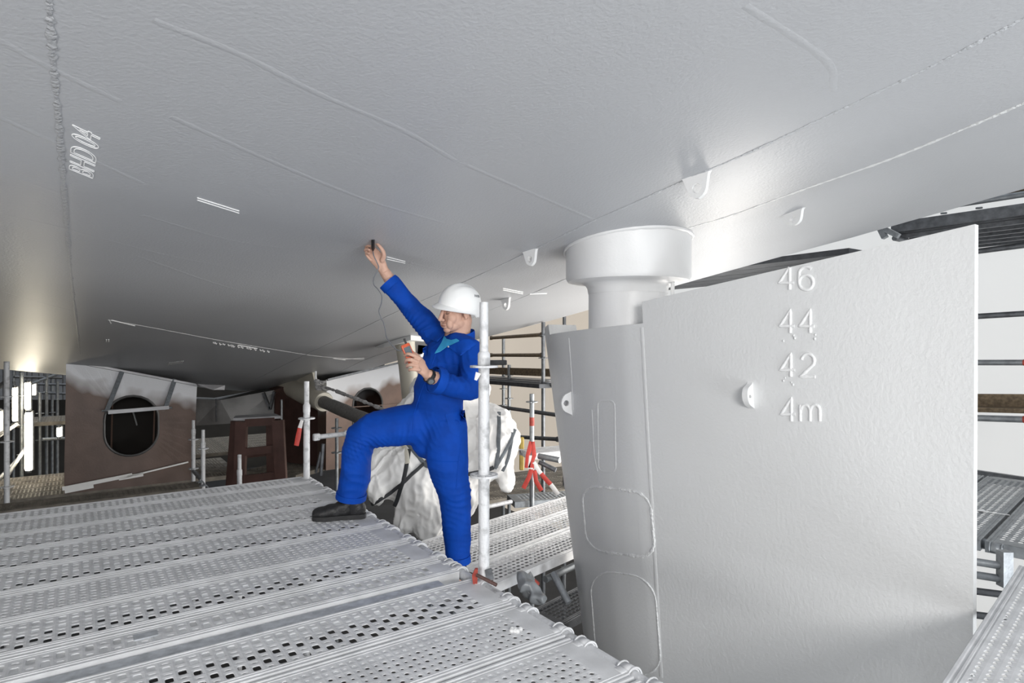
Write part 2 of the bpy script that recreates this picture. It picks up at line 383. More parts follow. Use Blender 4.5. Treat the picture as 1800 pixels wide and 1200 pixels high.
# lifting eyes welded under the hull
def eye_plate(mb, c, along, down, length, height, thick, hole=(.025, .025), tip=.35):
    along = Vector(along).normalized(); down = Vector(down).normalized(); nrm = along.cross(down).normalized(); n = 24; out = []; inn = []
    prof = dense([(-.5, 0), (-.42, .12), (-.34, .5), (-.24, .82), (0, 1.0), (.24, .82), (.34, .5), (.42, .12), (.5, 0)], 2)
    out2 = [(p[0] * length, p[1] * height) for p in prof] ; top = [(x * length, -.04) for x in np.linspace(.44, -.44, 7)]
    loop = out2 + top; n = len(loop)
    hc = np.array([0, height * .58])
    for (x, y) in loop:
        a = math.atan2(y - hc[1], x - hc[0]); out.append(c + along * x + down * y)
        inn.append(c + along * (hole[0] * math.cos(a)) + down * (hc[1] + hole[1] * math.sin(a)))
    mb.ringprism(out, inn, nrm * thick)
def wdir(px0, py0, px1, py1): return (cast(HB, px1, py1) - cast(HB, px0, py0)).normalized()
for (x, y, L, H) in ((1224, 316, .150, .115), (1394, 380, .155, .085), (932, 448, .125, .105), (889, 533, .125, .105)):
    c, n = castn(HB, x, y - 8); mb = MB(); t = wdir(x - 12, y + 2, x + 12, y - 12 + 2)
    eye_plate(mb, c - n * .002, (t * .9 + Vector((.25, .1, 0))).normalized(), n, L, H, .022, (L * .15, H * .2))
    o = mb.build('lifting_eye', M['white'], ship, smooth=True); bv = o.modifiers.new('b', 'BEVEL'); bv.width = .006; bv.segments = 2
# rudder trunk collar
SU, SV = 2.955, 2.90
ax = W(SU, SV, 0)
hc = hz(SU, SV)
c = MB(); prof = [(.256, .31), (.262, .345), (.276, .368), (.305, .380), (.36, .383), (.390, .390), (.403, .412), (.403, hc + .12)]
c.lathe(ax, prof, 56, cap=False); c.build('rudder_trunk_collar', M['white'], ship)
mb = MB(); ring = []
for k in range(72):
    a = 2 * math.pi * k / 72; p = ax + Vector((.41 * math.cos(a), .41 * math.sin(a), 0)); uu = p.x * S55 + p.y * C55; vv = -p.x * C55 + p.y * S55; p.z = ZC + hz(uu, vv) - .004; ring.append(p)
mb.loft(ring, [.012 * random.uniform(.75, 1.25) for _ in ring], 6, closed=True); mb.build('weld_seam', M['white'], ship)
mb = MB(); q = ax + Vector((.30, -.02, 0)); mb.loft([q + Vector((.06, -.1, .43)), q + Vector((.0, -.1, .425)), q + Vector((-.035, -.1, .39)), q + Vector((-.04, -.1, .15))], .013, 8); mb.loft([q + Vector((.055, -.1, .43)), q + Vector((.055, -.1, .40))], .022, 8)
mb.build('grease_pipe', M['white'], ship)

# ================================================================ RUDDER
rud = thing('rudder', 'large white painted ship rudder blade with raised draft marks', 'rudder', W(SU, 2.2, -2.6))
LE = lambda z: 3.74 + (z - .05) * .21
TE = lambda z: .972 + (z - .4) * -.004
def half(t, z):   # t 0 at the nose .. 1 at the trailing edge
    k = [(0, 0.0), (.012, .055), (.04, .10), (.10, .170), (.18, .225), (.26, .262), (.34, .268), (.385, .262), (.40, .256), (.60, .178), (.80, .095), (.93, .040), (.985, .022), (1, .018)]
    return float(np.interp(t, [a for a, b in k], [b for a, b in k]))
def top(v):
    if v > 3.56: return .125 - (v - 3.56) * .2
    if v > 2.535: return .106 - (v - 2.54) * .055
    return .232 + (2.54 - v) * .151
ts = sorted(set(list(np.linspace(0, 1, 41) ** 1.0) + [.006, .012, .02, .04, .06, .08, .385, .40, .985]))
rb = MB(); zs = list(np.linspace(-2.7, 0, 28)); nz = len(zs)
def rpoint(t, z, side): v = LE(z) + (TE(z) - LE(z)) * t; return v, SU + side * half(t, z)
# columns follow the outline: nose cap, notch and raised after part
stops = [t for t in ts]; tstep = (LE(.1) - 2.535) / (LE(.1) - TE(.1)); tl = (LE(.1) - 3.56) / (LE(.1) - TE(.1))
stops = sorted(set([round(t, 4) for t in stops if abs(t - tstep) > .008 and abs(t - tl) > .008] + [tstep - .0012, tstep + .0012, tl - .0012, tl + .0012]))
for side in (-1, 1):
    base = len(rb.v)
    for t in stops:
        v_at = LE(0.1) + (TE(0.1) - LE(0.1)) * t; zt = top(v_at)
        for z in zs + [zt]:
            zz = min(z, zt); v, u = rpoint(t, zz, side); rb.v.append(tuple(W(u, v, zz)))
    H_ = nz + 1
    for i in range(len(stops) - 1):
        for j in range(H_ - 1): k = base + i * H_ + j; rb.f.append((k, k + 1, k + H_ + 1, k + H_))
half_n = len(stops) * (nz + 1)
for i in range(len(stops) - 1):
    a = i * (nz + 1) + nz; b = a + nz + 1; rb.f.append((a, b, b + half_n, a + half_n))
    a = i * (nz + 1); b = a + nz + 1; rb.f.append((a, b, b + half_n, a + half_n))
i = (len(stops) - 1) * (nz + 1)
for j in range(nz): rb.f.append((i + j, i + j + 1, i + j + 1 + half_n, i + j + half_n))
RBV = rb.bvh()
o = rb.build('rudder_blade', M['rudder'], rud)
s_ = MB(); s_.lathe(ax, [(.256, .0), (.256, .05), (.254, .1), (.254, .45)], 48); s_.build('rudder_stock', M['white'], rud)
def rbead(pix, r, name, m=M['rudder'], jit=.3, closed=False, lift=0, n=7, flat=.55):
    mb = MB(); bead(mb, RBV, pix, r, jitter=jit, lift=lift, n=n, flat=flat); return mb.build(name, m, rud)
def rrect(x0, y0, x1, y1, r, dx=0, skew=0.0):
    pts = []
    for cx, cy, a0 in ((x1 - r, y0 + r, -90), (x1 - r, y1 - r, 0), (x0 + r, y1 - r, 90), (x0 + r, y0 + r, 180)):
        for k in range(7): a = R(a0 + 15 * k); pts.append((cx + r * math.cos(a), cy + r * math.sin(a)))
    pts.append(pts[0]); return [(x + dx * (y - y0) / (y1 - y0), y + skew * (x - x0)) for x, y in pts]
rbead(lines(rrect(1022, 851, 1142, 966, 30, 10, .13), 3.5), .009, 'weld_bead', M['beadw'], .45, flat=.7)
rbead(lines(rrect(1036, 1000, 1150, 1176, 42, 14, .13), 3.5), .0055, 'weld_bead', M['beadw'], .25, flat=.9)
rbead(lines(rrect(1050, 703, 1080, 828, 9, 2, .05), 4), .007, 'weld_bead', M['rudder'], .2, flat=.35)
rbead(lines([(1040, 720), (1044, 800), (1050, 828)], 5), .006, 'weld_bead', M['rudder'], .3, flat=.35)
rbead(lines([(1128, 575), (1138, 760), (1150, 960), (1162, 1190)], 6), .014, 'weld_seam', M['rudder'], .1, flat=.12)
rbead(lines([(999, 594), (1004, 660), (1007, 720)], 6), .012, 'weld_seam', M['rudder'], .1, flat=.25)
# draft marks, raised strokes
G4 = [[(.62, 0), (.62, 1.0), (.0, .30), (.86, .30)]]
arc = lambda cx, cy, rx, ry, a0, a1, n=16: [(cx + rx * math.cos(R(a0 + (a1 - a0) * k / n)), cy + ry * math.sin(R(a0 + (a1 - a0) * k / n))) for k in range(n + 1)]
G6 = [arc(.45, .70, .42, .30, 45, 180, 10)[:] + [(.03, .32)] , arc(.45, .32, .42, .32, 0, 360, 22)]
G2 = [arc(.45, .70, .38, .30, 170, -30, 14) + [(.0, 0), (.88, 0)]]
Gm = [[(0, 0), (0, .72)], [(0, .5)] + arc(.30, .45, .28, .26, 160, 0, 8) + [(.58, 0)], [(.58, .45)] + arc(.88, .45, .28, .26, 160, 0, 8) + [(1.16, 0)]]
def mark(x, y, glyphs, h=40):
    mb = MB(); cx = x
    for g_, adv in glyphs:
        for st_ in g_:
            pix = lines([(cx + p[0] * h * .74, y - p[1] * h + (p[0] * .0)) for p in st_], 2.2)
            bead(mb, RBV, pix, .0078, lift=.001, jitter=.10, n=8, flat=.85)
        cx += adv
    mb.build('draft_mark', M['white'], rud)
mark(1370, 509, [(G4, 34), (G6, 30)]); mark(1371, 585, [(G4, 35), (G4, 30)]); mark(1372, 662, [(G4, 35), (G2, 30)]); mark(1373, 740, [(G4, 34), (Gm, 30)])
mb = MB()
for x, y, r in ((1397, 594, .006), (1377, 599, .005), (1432, 595, .006), (1433, 588, .005), (1395, 590, .005), (1394, 676, .005), (1377, 669, .005), (1391, 672, .004), (1380, 664, .004)):
    mb = MB(); p = cast(RBV, x, y); mb.ell(p, (r, r, r * 1.3), nu=8, nv=6); mb.build('paint_drip', M['rudder'], rud)
# lifting eyes of the rudder
p, n = castn(RBV, 1004, 708); mb = MB(); eye_plate(mb, p - n * .01, ZUP, Vector((-.95, -.30, 0)), .19, .085, .022, (.02, .02)); o = mb.build('lifting_eye', M['white'], rud); bv = o.modifiers.new('b', 'BEVEL'); bv.width = .005; bv.segments = 2
p, n = castn(RBV, 1320, 696); mb = MB(); eye_plate(mb, p - n * .006, Vector((.10, 0, -1)), n, .15, .075, .028, (.008, .012)); o = mb.build('lifting_eye', M['white'], rud); bv = o.modifiers.new('b', 'BEVEL'); bv.width = .005; bv.segments = 2

# ================================================================ SCAFFOLD PIECES
def plank_mesh(L, Wd, kind, H=.062):
    mb = MB(); m = .040; e = .08
    if kind == 'slot': px_ = .040; pairs = 3; K = 12
    elif kind == 'narrow': px_ = .040; pairs = max(1, round((Wd - 2 * m) / .09)); K = 12
    elif kind == 'round': ny = 7; px_ = .030; K = 8
    elif kind == 'fine': ny = 7; px_ = .036; K = 8
    else: ny = 6; px_ = .044; K = 8
    nx = int((L - 2 * e) / px_); x0 = (L - nx * px_) / 2; band = Wd - 2 * m
    BD12 = [(-1, -1), (-1 / 3, -1), (1 / 3, -1), (1, -1), (1, -1 / 3), (1, 1 / 3), (1, 1), (1 / 3, 1), (-1 / 3, 1), (-1, 1), (-1, 1 / 3), (-1, -1 / 3)]
    BD8 = [(-1, -1), (0, -1), (1, -1), (1, 0), (1, 1), (0, 1), (-1, 1), (-1, 0)]
    for i in range(nx):
        cx = x0 + (i + .5) * px_; cells = []
        if K == 12:
            pr_ = band / pairs; a_, b_ = pr_ * .62, pr_ * .38; y = m
            for q in range(pairs):
                for big in ((1, 0) if i % 2 == 0 else (0, 1)):
                    h = a_ if big else b_; cells.append((y + h / 2, h, big)); y += h
        else:
            for j in range(ny): cells.append((m + (j + .5) * band / ny, band / ny, (i + j) % 2))
        for cy, h, big in cells:
            bd = BD12 if K == 12 else BD8
            if K == 12: rx, ry, pw = (.0132, h * .35, .48) if big else (.0115, h * .16, 1)
            elif kind == 'round': rx = ry = .0088 if big else .0066; pw = 1
            elif kind == 'fine': rx, ry, pw = (.0130, .0072, 1) if big else (.0105, .0060, 1)
            else: rx, ry, pw = (.0185, .0130, .7) if big else (.0165, .0115, .8)
            b0 = len(mb.v); hx = px_ / 2; lip = -.0012
            mb.v += [(cx + p * hx, cy + q * h / 2, 0) for p, q in bd]
            hole = []
            for p, q in bd:
                g = math.atan2(q * (1 if K == 8 else 1), p); c_, s__ = math.cos(g), math.sin(g)
                hole.append((rx * math.copysign(abs(c_) ** pw, c_), ry * math.copysign(abs(s__) ** pw, s__)))
            sk = .006 if kind == 'serr' else 0
            mb.v += [(cx + p, cy + q, lip) for p, q in hole]
            mb.v += [(cx + p * .92, cy + q * .92, -.004) for p, q in hole]
            for q in range(K):
                r_ = (q + 1) % K
                mb.f.append((b0 + q, b0 + r_, b0 + K + r_, b0 + K + q)); mb.f.append((b0 + K + q, b0 + K + r_, b0 + 2 * K + r_, b0 + 2 * K + q))
    # solid ends and folded edges with rolled grooves
    pr = [(0.0, -H), (0.0, -.003), (.003, 0), (.011, 0), (.014, -.005), (.021, -.005), (.024, 0), (.030, 0), (.032, -.003), (.036, -.003), (.038, 0), (m, 0)]
    for side in (0, 1):
        q = pr if side == 0 else [(Wd - y, z) for y, z in pr]
        b = len(mb.v)
        for x in (0, L): mb.v += [(x, y, z) for y, z in q]
        n = len(q); mb.f += [(b + k, b + k + 1, b + n + k + 1, b + n + k) for k in range(n - 1)]
        b = len(mb.v); yy = .012 if side == 0 else Wd - .012; y0 = q[0][0]
        mb.v += [(0, y0, -H), (L, y0, -H), (L, yy, -H), (0, yy, -H)]; mb.f.append((b, b + 1, b + 2, b + 3))
    for xa, xb in ((0, x0), (L - x0, L)):
        b = len(mb.v); mb.v += [(xa, m, 0), (xb, m, 0), (xb, Wd - m, 0), (xa, Wd - m, 0)]; mb.f.append((b, b + 1, b + 2, b + 3))
    for x in (0, L):
        b = len(mb.v); mb.v += [(x, 0, -H), (x, Wd, -H), (x, Wd, -.001), (x, 0, -.001)]; mb.f.append((b, b + 1, b + 2, b + 3))
    me = mb.mesh('deck_' + kind, fix=False)
    bm = bmesh.new(); bm.from_mesh(me); bmesh.ops.recalc_face_normals(bm, faces=bm.faces)
    up = sum(f_.normal.z * f_.calc_area() for f_ in bm.faces)
    if up < 0: bmesh.ops.reverse_faces(bm, faces=bm.faces)
    bm.to_mesh(me); bm.free(); return me
def claw_mesh():
    mb = MB(); n = 12; ang = [R(196 - 20 * k) for k in range(n)]
    prof = lambda r: [(r * math.cos(g) + .03, r * math.sin(g) - .028) for g in ang]
    for w0, w1, r in ((-.024, .024, .0335),):
        poly = prof(r) + prof(.0255)[::-1]; N = len(poly)
        vs = [(p[0], w0, p[1]) for p in poly] + [(p[0], w1, p[1]) for p in poly]; fs = []
        for k in range(n - 1):
            a, b, c_, d = k, k + 1, N - 2 - k, N - 1 - k; fs += [(a, b, c_, d), (a + N, d + N, c_ + N, b + N)]
        for k in range(N): fs.append((k, (k + 1) % N, N + (k + 1) % N, N + k))
        mb.add(vs, fs)
    mb.box((-.004, 0, -.006), .030, .040, .016, ch=.003)
    for y in (-.026, .026): mb.loft([(.03 + .034 * math.cos(g), y, -.028 + .034 * math.sin(g)) for g in ang], .0035, 6)
    return mb.mesh('claw')
PM = {}
def pmesh(kind, L, Wd, m):
    k = (kind, round(L, 2), round(Wd, 3), m)
    if k not in PM:
        me = plank_mesh(L, Wd, kind); me.materials.append(M[m]); PM[k] = me
    return PM[k]
CL = claw_mesh(); CL.materials.append(M['deck']); CL.polygons.foreach_set('use_smooth', [True] * len(CL.polygons))
CLD = CL.copy(); CLD.materials.clear(); CLD.materials.append(M['tubeg'])
def plank(kind, origin, az, L, Wd, label, group, m='deck', hooks=True, flip=False, name='scaffold_plank', cat='scaffold plank', claws=None):
    """origin: the right-hand end corner nearest the viewer; az: heading of the length from x = 0 to x = L"""
    o = bpy.data.objects.new(name, pmesh(kind, L, Wd, m)); COL.objects.link(o)
    o.location = origin; o.rotation_euler = (0, 0, R(90 - az)); tag(o, label, cat, group)
    if hooks:
        for y in (.055, Wd - .055):
            for end in hooks if isinstance(hooks, tuple) else (1,):
                h = bpy.data.objects.new('hook', claws or CL); COL.objects.link(h); h.parent = o
                h.location = (L, y, 0) if end else (0, y, 0)
                if not end: h.rotation_euler = (0, 0, math.pi)
    return o
RR, RT = .0242, .0032
def rosette_mb(mb, c, r=.061, t=.009):
    c = Vector(c); n = 32; out = []; inn = []
    for k in range(n):
        a = 2 * math.pi * k / n; q = r * (1 - .10 * (1 if (k % 8) in (0,) else 0)); out.append(c + Vector((q * math.cos(a), q * math.sin(a), 0)))
        inn.append(c + Vector((.0245 * math.cos(a), .0245 * math.sin(a), 0)))
    mb.ringprism(out, inn, Vector((0, 0, t)))
    return mb
def rosette_full(c, m, root):
    c = Vector(c); bm = MB(); n = 8
    # disc with eight slots: outer rim, hub and spokes between them
    N = 32
    ring = lambda r: [c + Vector((r * math.cos(2 * math.pi * k / N), r * math.sin(2 * math.pi * k / N), 0)) for k in range(N)]
    bm.ringprism(ring(.062), ring(.052), Vector((0, 0, .009))); bm.ringprism(ring(.034), ring(.0243), Vector((0, 0, .009)))
    for k in range(8):
        a = 2 * math.pi * (k + .5) / 8; bm.bar(c + Vector((.030 * math.cos(a), .030 * math.sin(a), 0)), c + Vector((.056 * math.cos(a), .056 * math.sin(a), 0)), .012, .0088)
    return bm.build('rosette', m, root, smooth=False)
def standard(base, ztop, label, m='tubew', ros=(), spig=0.0, group=None, full=False, r=RR, stub=False, lean=(0, 0)):
    base = Vector(base)
    if not stub: base.z = 0.0
    t = thing('scaffold_post', label, 'scaffold post', base, group)
    top_ = Vector((base.x + lean[0], base.y + lean[1], ztop)); mb = MB(); mb.pipe(base, top_, r, .0035, 18); mb.build('tube', M[m], t)
    if spig:
        mb = MB(); mb.pipe(top_ - ZUP * .02, top_ + ZUP * spig, r * .8, .003, 16)
        mb.build('spigot', M[m], t)
        mb = MB(); mb.lathe(top_, [(r * .82, .012), (r * 1.12, .0), (r * 1.12, -.05), (r, -.06)], 18, cap=False); mb.build('spigot_collar', M[m], t)
    for z in ros:
        c_ = base + (top_ - base) * ((z - base.z) / (ztop - base.z))
        if full: rosette_full(c_, M[m], t)
        else: rosette_mb(MB(), c_).build('rosette', M[m], t, smooth=False) if True else None
    return t
def rail(a, b, label, m='tubed', r=RR, group=None, heads=True, name='scaffold_rail', cat='scaffold rail', red=None):
    a = Vector(a); b = Vector(b); t = thing(name, label, cat, a, group); d = (b - a).normalized()
    mb = MB(); mb.tube(a + d * .05, b - d * .05, r, 12); mb.build('tube', M[m], t)
    if heads:
        for p, s in ((a, 1), (b, -1)):
            mb = MB(); mb.box(p + d * (s * .045), .06, .034, .062, d, ZUP.cross(d).normalized() if abs(d.z) < .9 else Vector((0, 1, 0)), ZUP if abs(d.z) < .9 else Vector((1, 0, 0)), ch=.006); mb.build('wedge_head', M[m], t)
    if red:
        mb = MB(); p0 = a + (b - a) * red[0]; p1 = a + (b - a) * red[1]; mb.tube(p0, p1, r * 1.06, 12); mb.build('red_band', M['redpaint'], t)
    return t

# ---------------------------------------------------------------- main platform: planks hooked on a tube at u = 1.47
ZP = -1.05; UE = 1.43; LP = 3.07; AZU = 55
seq = [('slot', 2.045, .320), ('round', 1.710, .320), ('round', 1.375, .320), ('slot', 1.040, .320), ('narrow', 2.462, .190), ('slot', 2.665, .320), ('fine', 3.000, .320), ('slot', 3.335, .320), ('slot', 3.670, .320), ('slot', 4.005, .320), ('fine', 4.340, .320), ('slot', 4.675, .23)]
labs = ['slotted steel plank just in front of the gap with the galvanized strip', 'round-holed steel plank with a white paint blob near its hooks', 'round-holed steel plank along the bottom edge, nearest but one',
        'slotted steel plank nearest the viewer at the bottom edge', 'narrow slotted steel plank just behind the gap, with a galvanized side strip', 'slotted steel plank between the narrow plank and a fine-holed plank',
        'fine-holed steel plank nearer the viewer, in the middle of the platform', 'slotted steel plank just in front of the black shoe', 'slotted steel plank under the toe of the black shoe', 'slotted steel plank just behind the black shoe',
        'fine-holed steel plank second from the far edge of the platform', 'slotted steel plank along the far edge of the platform by the left post']
for (k, v, wd), lb in zip(seq, labs):
    o = plank(k, W(UE - LP, v, ZP), AZU, LP, wd, lb, 'planks of the near platform')
mb = MB(); mb.box(W(UE - LP / 2, 2.46, ZP - .036), LP - .06, .004, .06, UDIR, VDIR); mb.build('side_strip', M['galv'], bpy.data.objects['scaffold_plank.004'] if False else None)
strip = bpy.data.objects['side_strip']; bpy.data.objects.remove(strip)
mb = MB()   # galvanized gap cover lying lower between two planks
pts = [(-.050, -.030), (-.042, -.012), (-.030, -.008), (.030, -.008), (.042, -.012), (.050, -.030)]
a0, a1 = UE - LP + .03, UE - .12
vs = []; 
for u in (a0, a1):
    for y, z in pts: vs.append(W(u, 2.413 + y * .9, ZP + z))
    for y, z in pts[::-1]: vs.append(W(u, 2.413 + y * .9, ZP + z - .004))
n = 12; fs = [(k, (k + 1) % n, n + (k + 1) % n, n + k) for k in range(n)] + [tuple(range(n)), tuple(range(2 * n - 1, n - 1, -1))]
mb.add(vs, fs); mb.solo('gap_cover', M['galv'], 'shiny galvanized strip covering the gap between two platform planks', 'gap cover', smooth=False)
TU = UE + .03
rail(W(TU, .75, ZP - .028), W(TU, 4.86, ZP - .028), 'long white oversprayed tube that carries the platform plank hooks', 'tubew', heads=False)
rail(W(UE - LP - .03, .75, ZP - .028), W(UE - LP - .03, 4.9, ZP - .028), 'white tube under the far left ends of the platform planks', 'tubew', heads=False)
# paint blobs dried on the planks
mb = MB(); c_ = PZ(907, 1110, ZP); rr_ = random.Random(2)
for k in range(9): mb.ell(c_ + Vector((rr_.uniform(-.016, .016), rr_.uniform(-.012, .012), .004)), (.010, .010, rr_.uniform(.006, .012)), nu=8, nv=6)
mb.solo('paint_blob', M['white'], 'crusty white paint blob on the round-holed plank', 'paint blob')
mb = MB(); c_ = PZ(256, 1118, ZP); mb.box(c_ + ZUP * .003, .075, .045, .005, UDIR, VDIR); mb.solo('steel_patch', M['galv'], 'small grey metal patch lying over slots of the platform', 'metal patch')
# ---------------------------------------------------------------- posts of the main platform
PB = W(1.49, 2.345, 0); pb = Vector((-.124, 2.745, ZC - 1.62))
zr = lambda py, Y: ZC + (600 - py) / F * Y
t = standard(pb, zr(622, 2.745), 'thick white speckled scaffold post right beside the man', 'tubew', (zr(644, 2.745), zr(835, 2.745)), zr(531, 2.745) - zr(622, 2.745), full=True, r=.0245)
mb = MB(); mb.loft([P(841, 655, 2.72), P(836, 668, 2.715)], [(.012, .002), (.006, .002)], 6); mb.build('tape_scrap', M['tapew'], t)
pl = P(539, 836, 4.80); pl.z = ZC - 1.6
t = standard(pl, zr(712, 4.80), 'white scaffold post at the far corner of the platform with tape', 'tubew', (zr(735, 4.80),), zr(670, 4.80) - zr(712, 4.80), full=True)
mb = MB(); q = [P(531, 738, 4.76), P(527, 752, 4.75), P(524, 768, 4.74), P(521, 783, 4.74)]
mb.loft(q[:2], [(.012, .003), (.016, .003)], 6, ref=(1, 0, 0)); mb.build('tape_end', M['tapew'], t)
mb = MB(); mb.loft(q[1:], [(.016, .003), (.02, .004), (.018, .003)], 6, ref=(1, 0, 0)); mb.build('tape', M['red'], t)
# coupler and wedge at the foot of the near post
cp = thing('coupler', 'red-brown clamp with a bolt at the foot of the near white post', 'clamp', pb + ZUP * .56)
mb = MB(); mb.prism([P(832, 1028, 2.70), P(830, 1010, 2.70), P(835, 999, 2.70), P(840, 999, 2.70), P(839, 1026, 2.70)], Vector((0, .02, 0))); mb.build('wedge', M['redpaint'], cp, smooth=False)
mb = MB(); mb.bar(P(858, 1000, 2.72), P(862, 1018, 2.72), .012, .03); mb.build('wedge', M['tubed'], cp, smooth=False)
mb = MB(); mb.tube(P(838, 1010, 2.66), P(873, 1028, 2.62), .008, 8); mb.build('bolt', M['rust'], cp)

# ---------------------------------------------------------------- lower deck behind the platform, where the man stands
ZL = -1.52; AZL = 41.5; wv = Vector((math.sin(R(AZL)), math.cos(R(AZL)), 0)); nv_ = Vector((-wv.y, wv.x, 0))
for k, (kd, lb) in enumerate((('serr', 'serrated steel plank of the lower deck, nearest, with a white side'), ('serr', 'serrated steel plank in the middle of the lower deck'), ('serr', 'serrated steel plank of the lower deck farthest from the viewer'))):
    plank(kd, wv * 2.45 + nv_ * (2.66 + .335 * k) + ZUP * (ZC + ZL), AZL, 2.57, .328, lb, 'planks of the lower deck', 'deck2', hooks=(0, 1), claws=CLD)
for s in (2.42, 5.05): rail(wv * s + nv_ * 2.55 + ZUP * (ZC + ZL - .03), wv * s + nv_ * 3.7 + ZUP * (ZC + ZL - .03), 'grey tube under the %s ends of the lower deck planks' % ('near' if s < 3 else 'far'), 'tubeg')
# ---------------------------------------------------------------- right deck in the lower right corner
AZR = 46.5; rv = Vector((math.sin(R(AZR)), math.cos(R(AZR)), 0)); rn = Vector((-rv.y, rv.x, 0))
e0 = PZ(1650, 1200, ZP)
o = plank('fine', e0 - rv * 1.6 - rn * .325, AZR, 3.07, .32, 'fine-holed steel plank in the bottom right corner beside the rudder', 'planks of the right deck', 'deck', hooks=(0, 1))
o = plank('fine', e0 - rv * 1.6 - rn * .655, AZR, 3.07, .32, 'fine-holed steel plank at the extreme bottom right edge', 'planks of the right deck', 'deck', hooks=(0, 1))

# ================================================================ THE MAN
def fuse(mb, voxel, smooth=4, fac=.5):
    me = mb.mesh('tmp'); o = bpy.data.objects.new('tmp', me); COL.objects.link(o)
    r = o.modifiers.new('r', 'REMESH'); r.mode = 'VOXEL'; r.voxel_size = voxel; r.use_smooth_shade = True
    if smooth: sm = o.modifiers.new('s', 'SMOOTH'); sm.iterations = smooth; sm.factor = fac
    dg = bpy.context.evaluated_depsgraph_get(); out = bpy.data.meshes.new_from_object(o.evaluated_get(dg)); bpy.data.objects.remove(o); return out
def arrays(me):
    n = len(me.vertices); co = np.empty(n * 3); me.vertices.foreach_get('co', co); no = np.empty(n * 3); me.vertex_normals.foreach_get('vector', no); return co.reshape(-1, 3), no.reshape(-1, 3)
def setco(me, co): me.vertices.foreach_set('co', co.ravel()); me.update()
def wnoise(co, scale, seed, n=14, aniso=(1, 1, 1)):
    rnd = np.random.RandomState(seed); out = np.zeros(len(co))
    for k in range(n):
        d = rnd.normal(size=3); d /= np.linalg.norm(d); out += np.sin((co * np.array(aniso)) @ d * scale * rnd.uniform(.6, 1.7) + rnd.rand() * 6.28)
    return out / math.sqrt(n)
def body_part(name, me, m, parent, label=None):
    off = wl(parent)
    co, _ = arrays(me); setco(me, co - np.array(off)); o = linkmesh(name, me, m, parent, smooth=False)
    me.polygons.foreach_set('use_smooth', [True] * len(me.polygons))
    if label: o['label'] = label
    return o
man = thing('person', 'man in blue coverall and white helmet measuring the hull', 'person', Vector((-.31, 3.6, ZC + ZL)))
fx = Vector((-.6, -.8, 0)); lx = Vector((.8, -.6, 0))           # facing, person's left
TOR = [((757, 772, 3.66), (.125, .115)), ((767, 742, 3.66), (.168, .135)), ((770, 712, 3.66), (.166, .135)), ((772, 685, 3.66), (.158, .132)), ((780, 655, 3.655), (.170, .135)), ((789, 628, 3.65), (.182, .130)), ((798, 611, 3.645), (.178, .100)), ((805, 604, 3.65), (.105, .075))]
RSH, REL, RCF, RWR = (769, 592, 3.76), (727, 547, 3.78), (683, 496, 3.70), (675, 476, 3.665)
LSH, LEL, LCF, LWR = (826, 614, 3.55), (827, 684, 3.44), (763, 667, 3.30), (751, 659, 3.27)
tl_ = lambda a: P(*a)
cv = MB()
cv.loft([tl_(p) for p, r in TOR], [r for p, r in TOR], 28, ref=lx, cap='round')
cv.loft([P(783, 609, 3.70), tl_(RSH), P(748, 568, 3.78), tl_(REL), P(706, 522, 3.74), tl_(RCF)], [.085, .085, .074, .066, .062, .058], 20)
cv.loft([P(806, 606, 3.62), tl_(LSH), P(830, 648, 3.49), tl_(LEL)], [.09, .080, .072, .064], 20, cap='round')
cv.loft([P(834, 688, 3.45), tl_(LEL), P(800, 680, 3.37), P(778, 673, 3.33), tl_(LCF)], [.05, .064, .066, .068, .071], 20)
cv.loft([P(757, 742, 3.665), P(722, 745, 3.65), P(690, 750, 3.635), P(655, 759, 3.625), P(636, 770, 3.625), P(630, 793, 3.635), P(626, 825, 3.655), P(621, 850, 3.67), P(617, 873, 3.68)], [.125, .122, .115, .106, .102, .098, .094, .090, .086], 22)
cv.loft([P(782, 742, 3.63), P(784, 775, 3.61), P(786, 805, 3.60), P(792, 840, 3.60), P(798, 868, 3.60), P(801, 905, 3.61), P(803, 945, 3.62), P(805, 986, 3.625)], [.13, .13, .124, .110, .100, .088, .080, .072], 22)
me = fuse(cv, .0075, 5)
co, no = arrays(me)
def fold(c, rad, k, axis, amp, seed):
    c = np.array(c); axis = np.array(axis, float); axis /= np.linalg.norm(axis); d = co - c; wgt = np.exp(-(d ** 2).sum(1) / rad ** 2)
    ph = wnoise(co, 11, seed, 8) * 3.2 + wnoise(co, 30, seed + 50, 8) * .9
    s = np.sin(d @ axis * k + ph); return amp * 1.05 * wgt * (1 - 2 * np.abs(s) ** .8) * (.55 + .45 * np.sin(d @ np.cross(axis, [0, 1, 0]) * 22 + seed))
disp = .0030 * wnoise(co, 16, 1, 12) + .0010 * wnoise(co, 42, 2, 14) + .006 - .009 * np.abs(wnoise(co, 15, 41, 7)) ** .7 - .0035 * np.abs(wnoise(co, 36, 42, 7)) ** .8
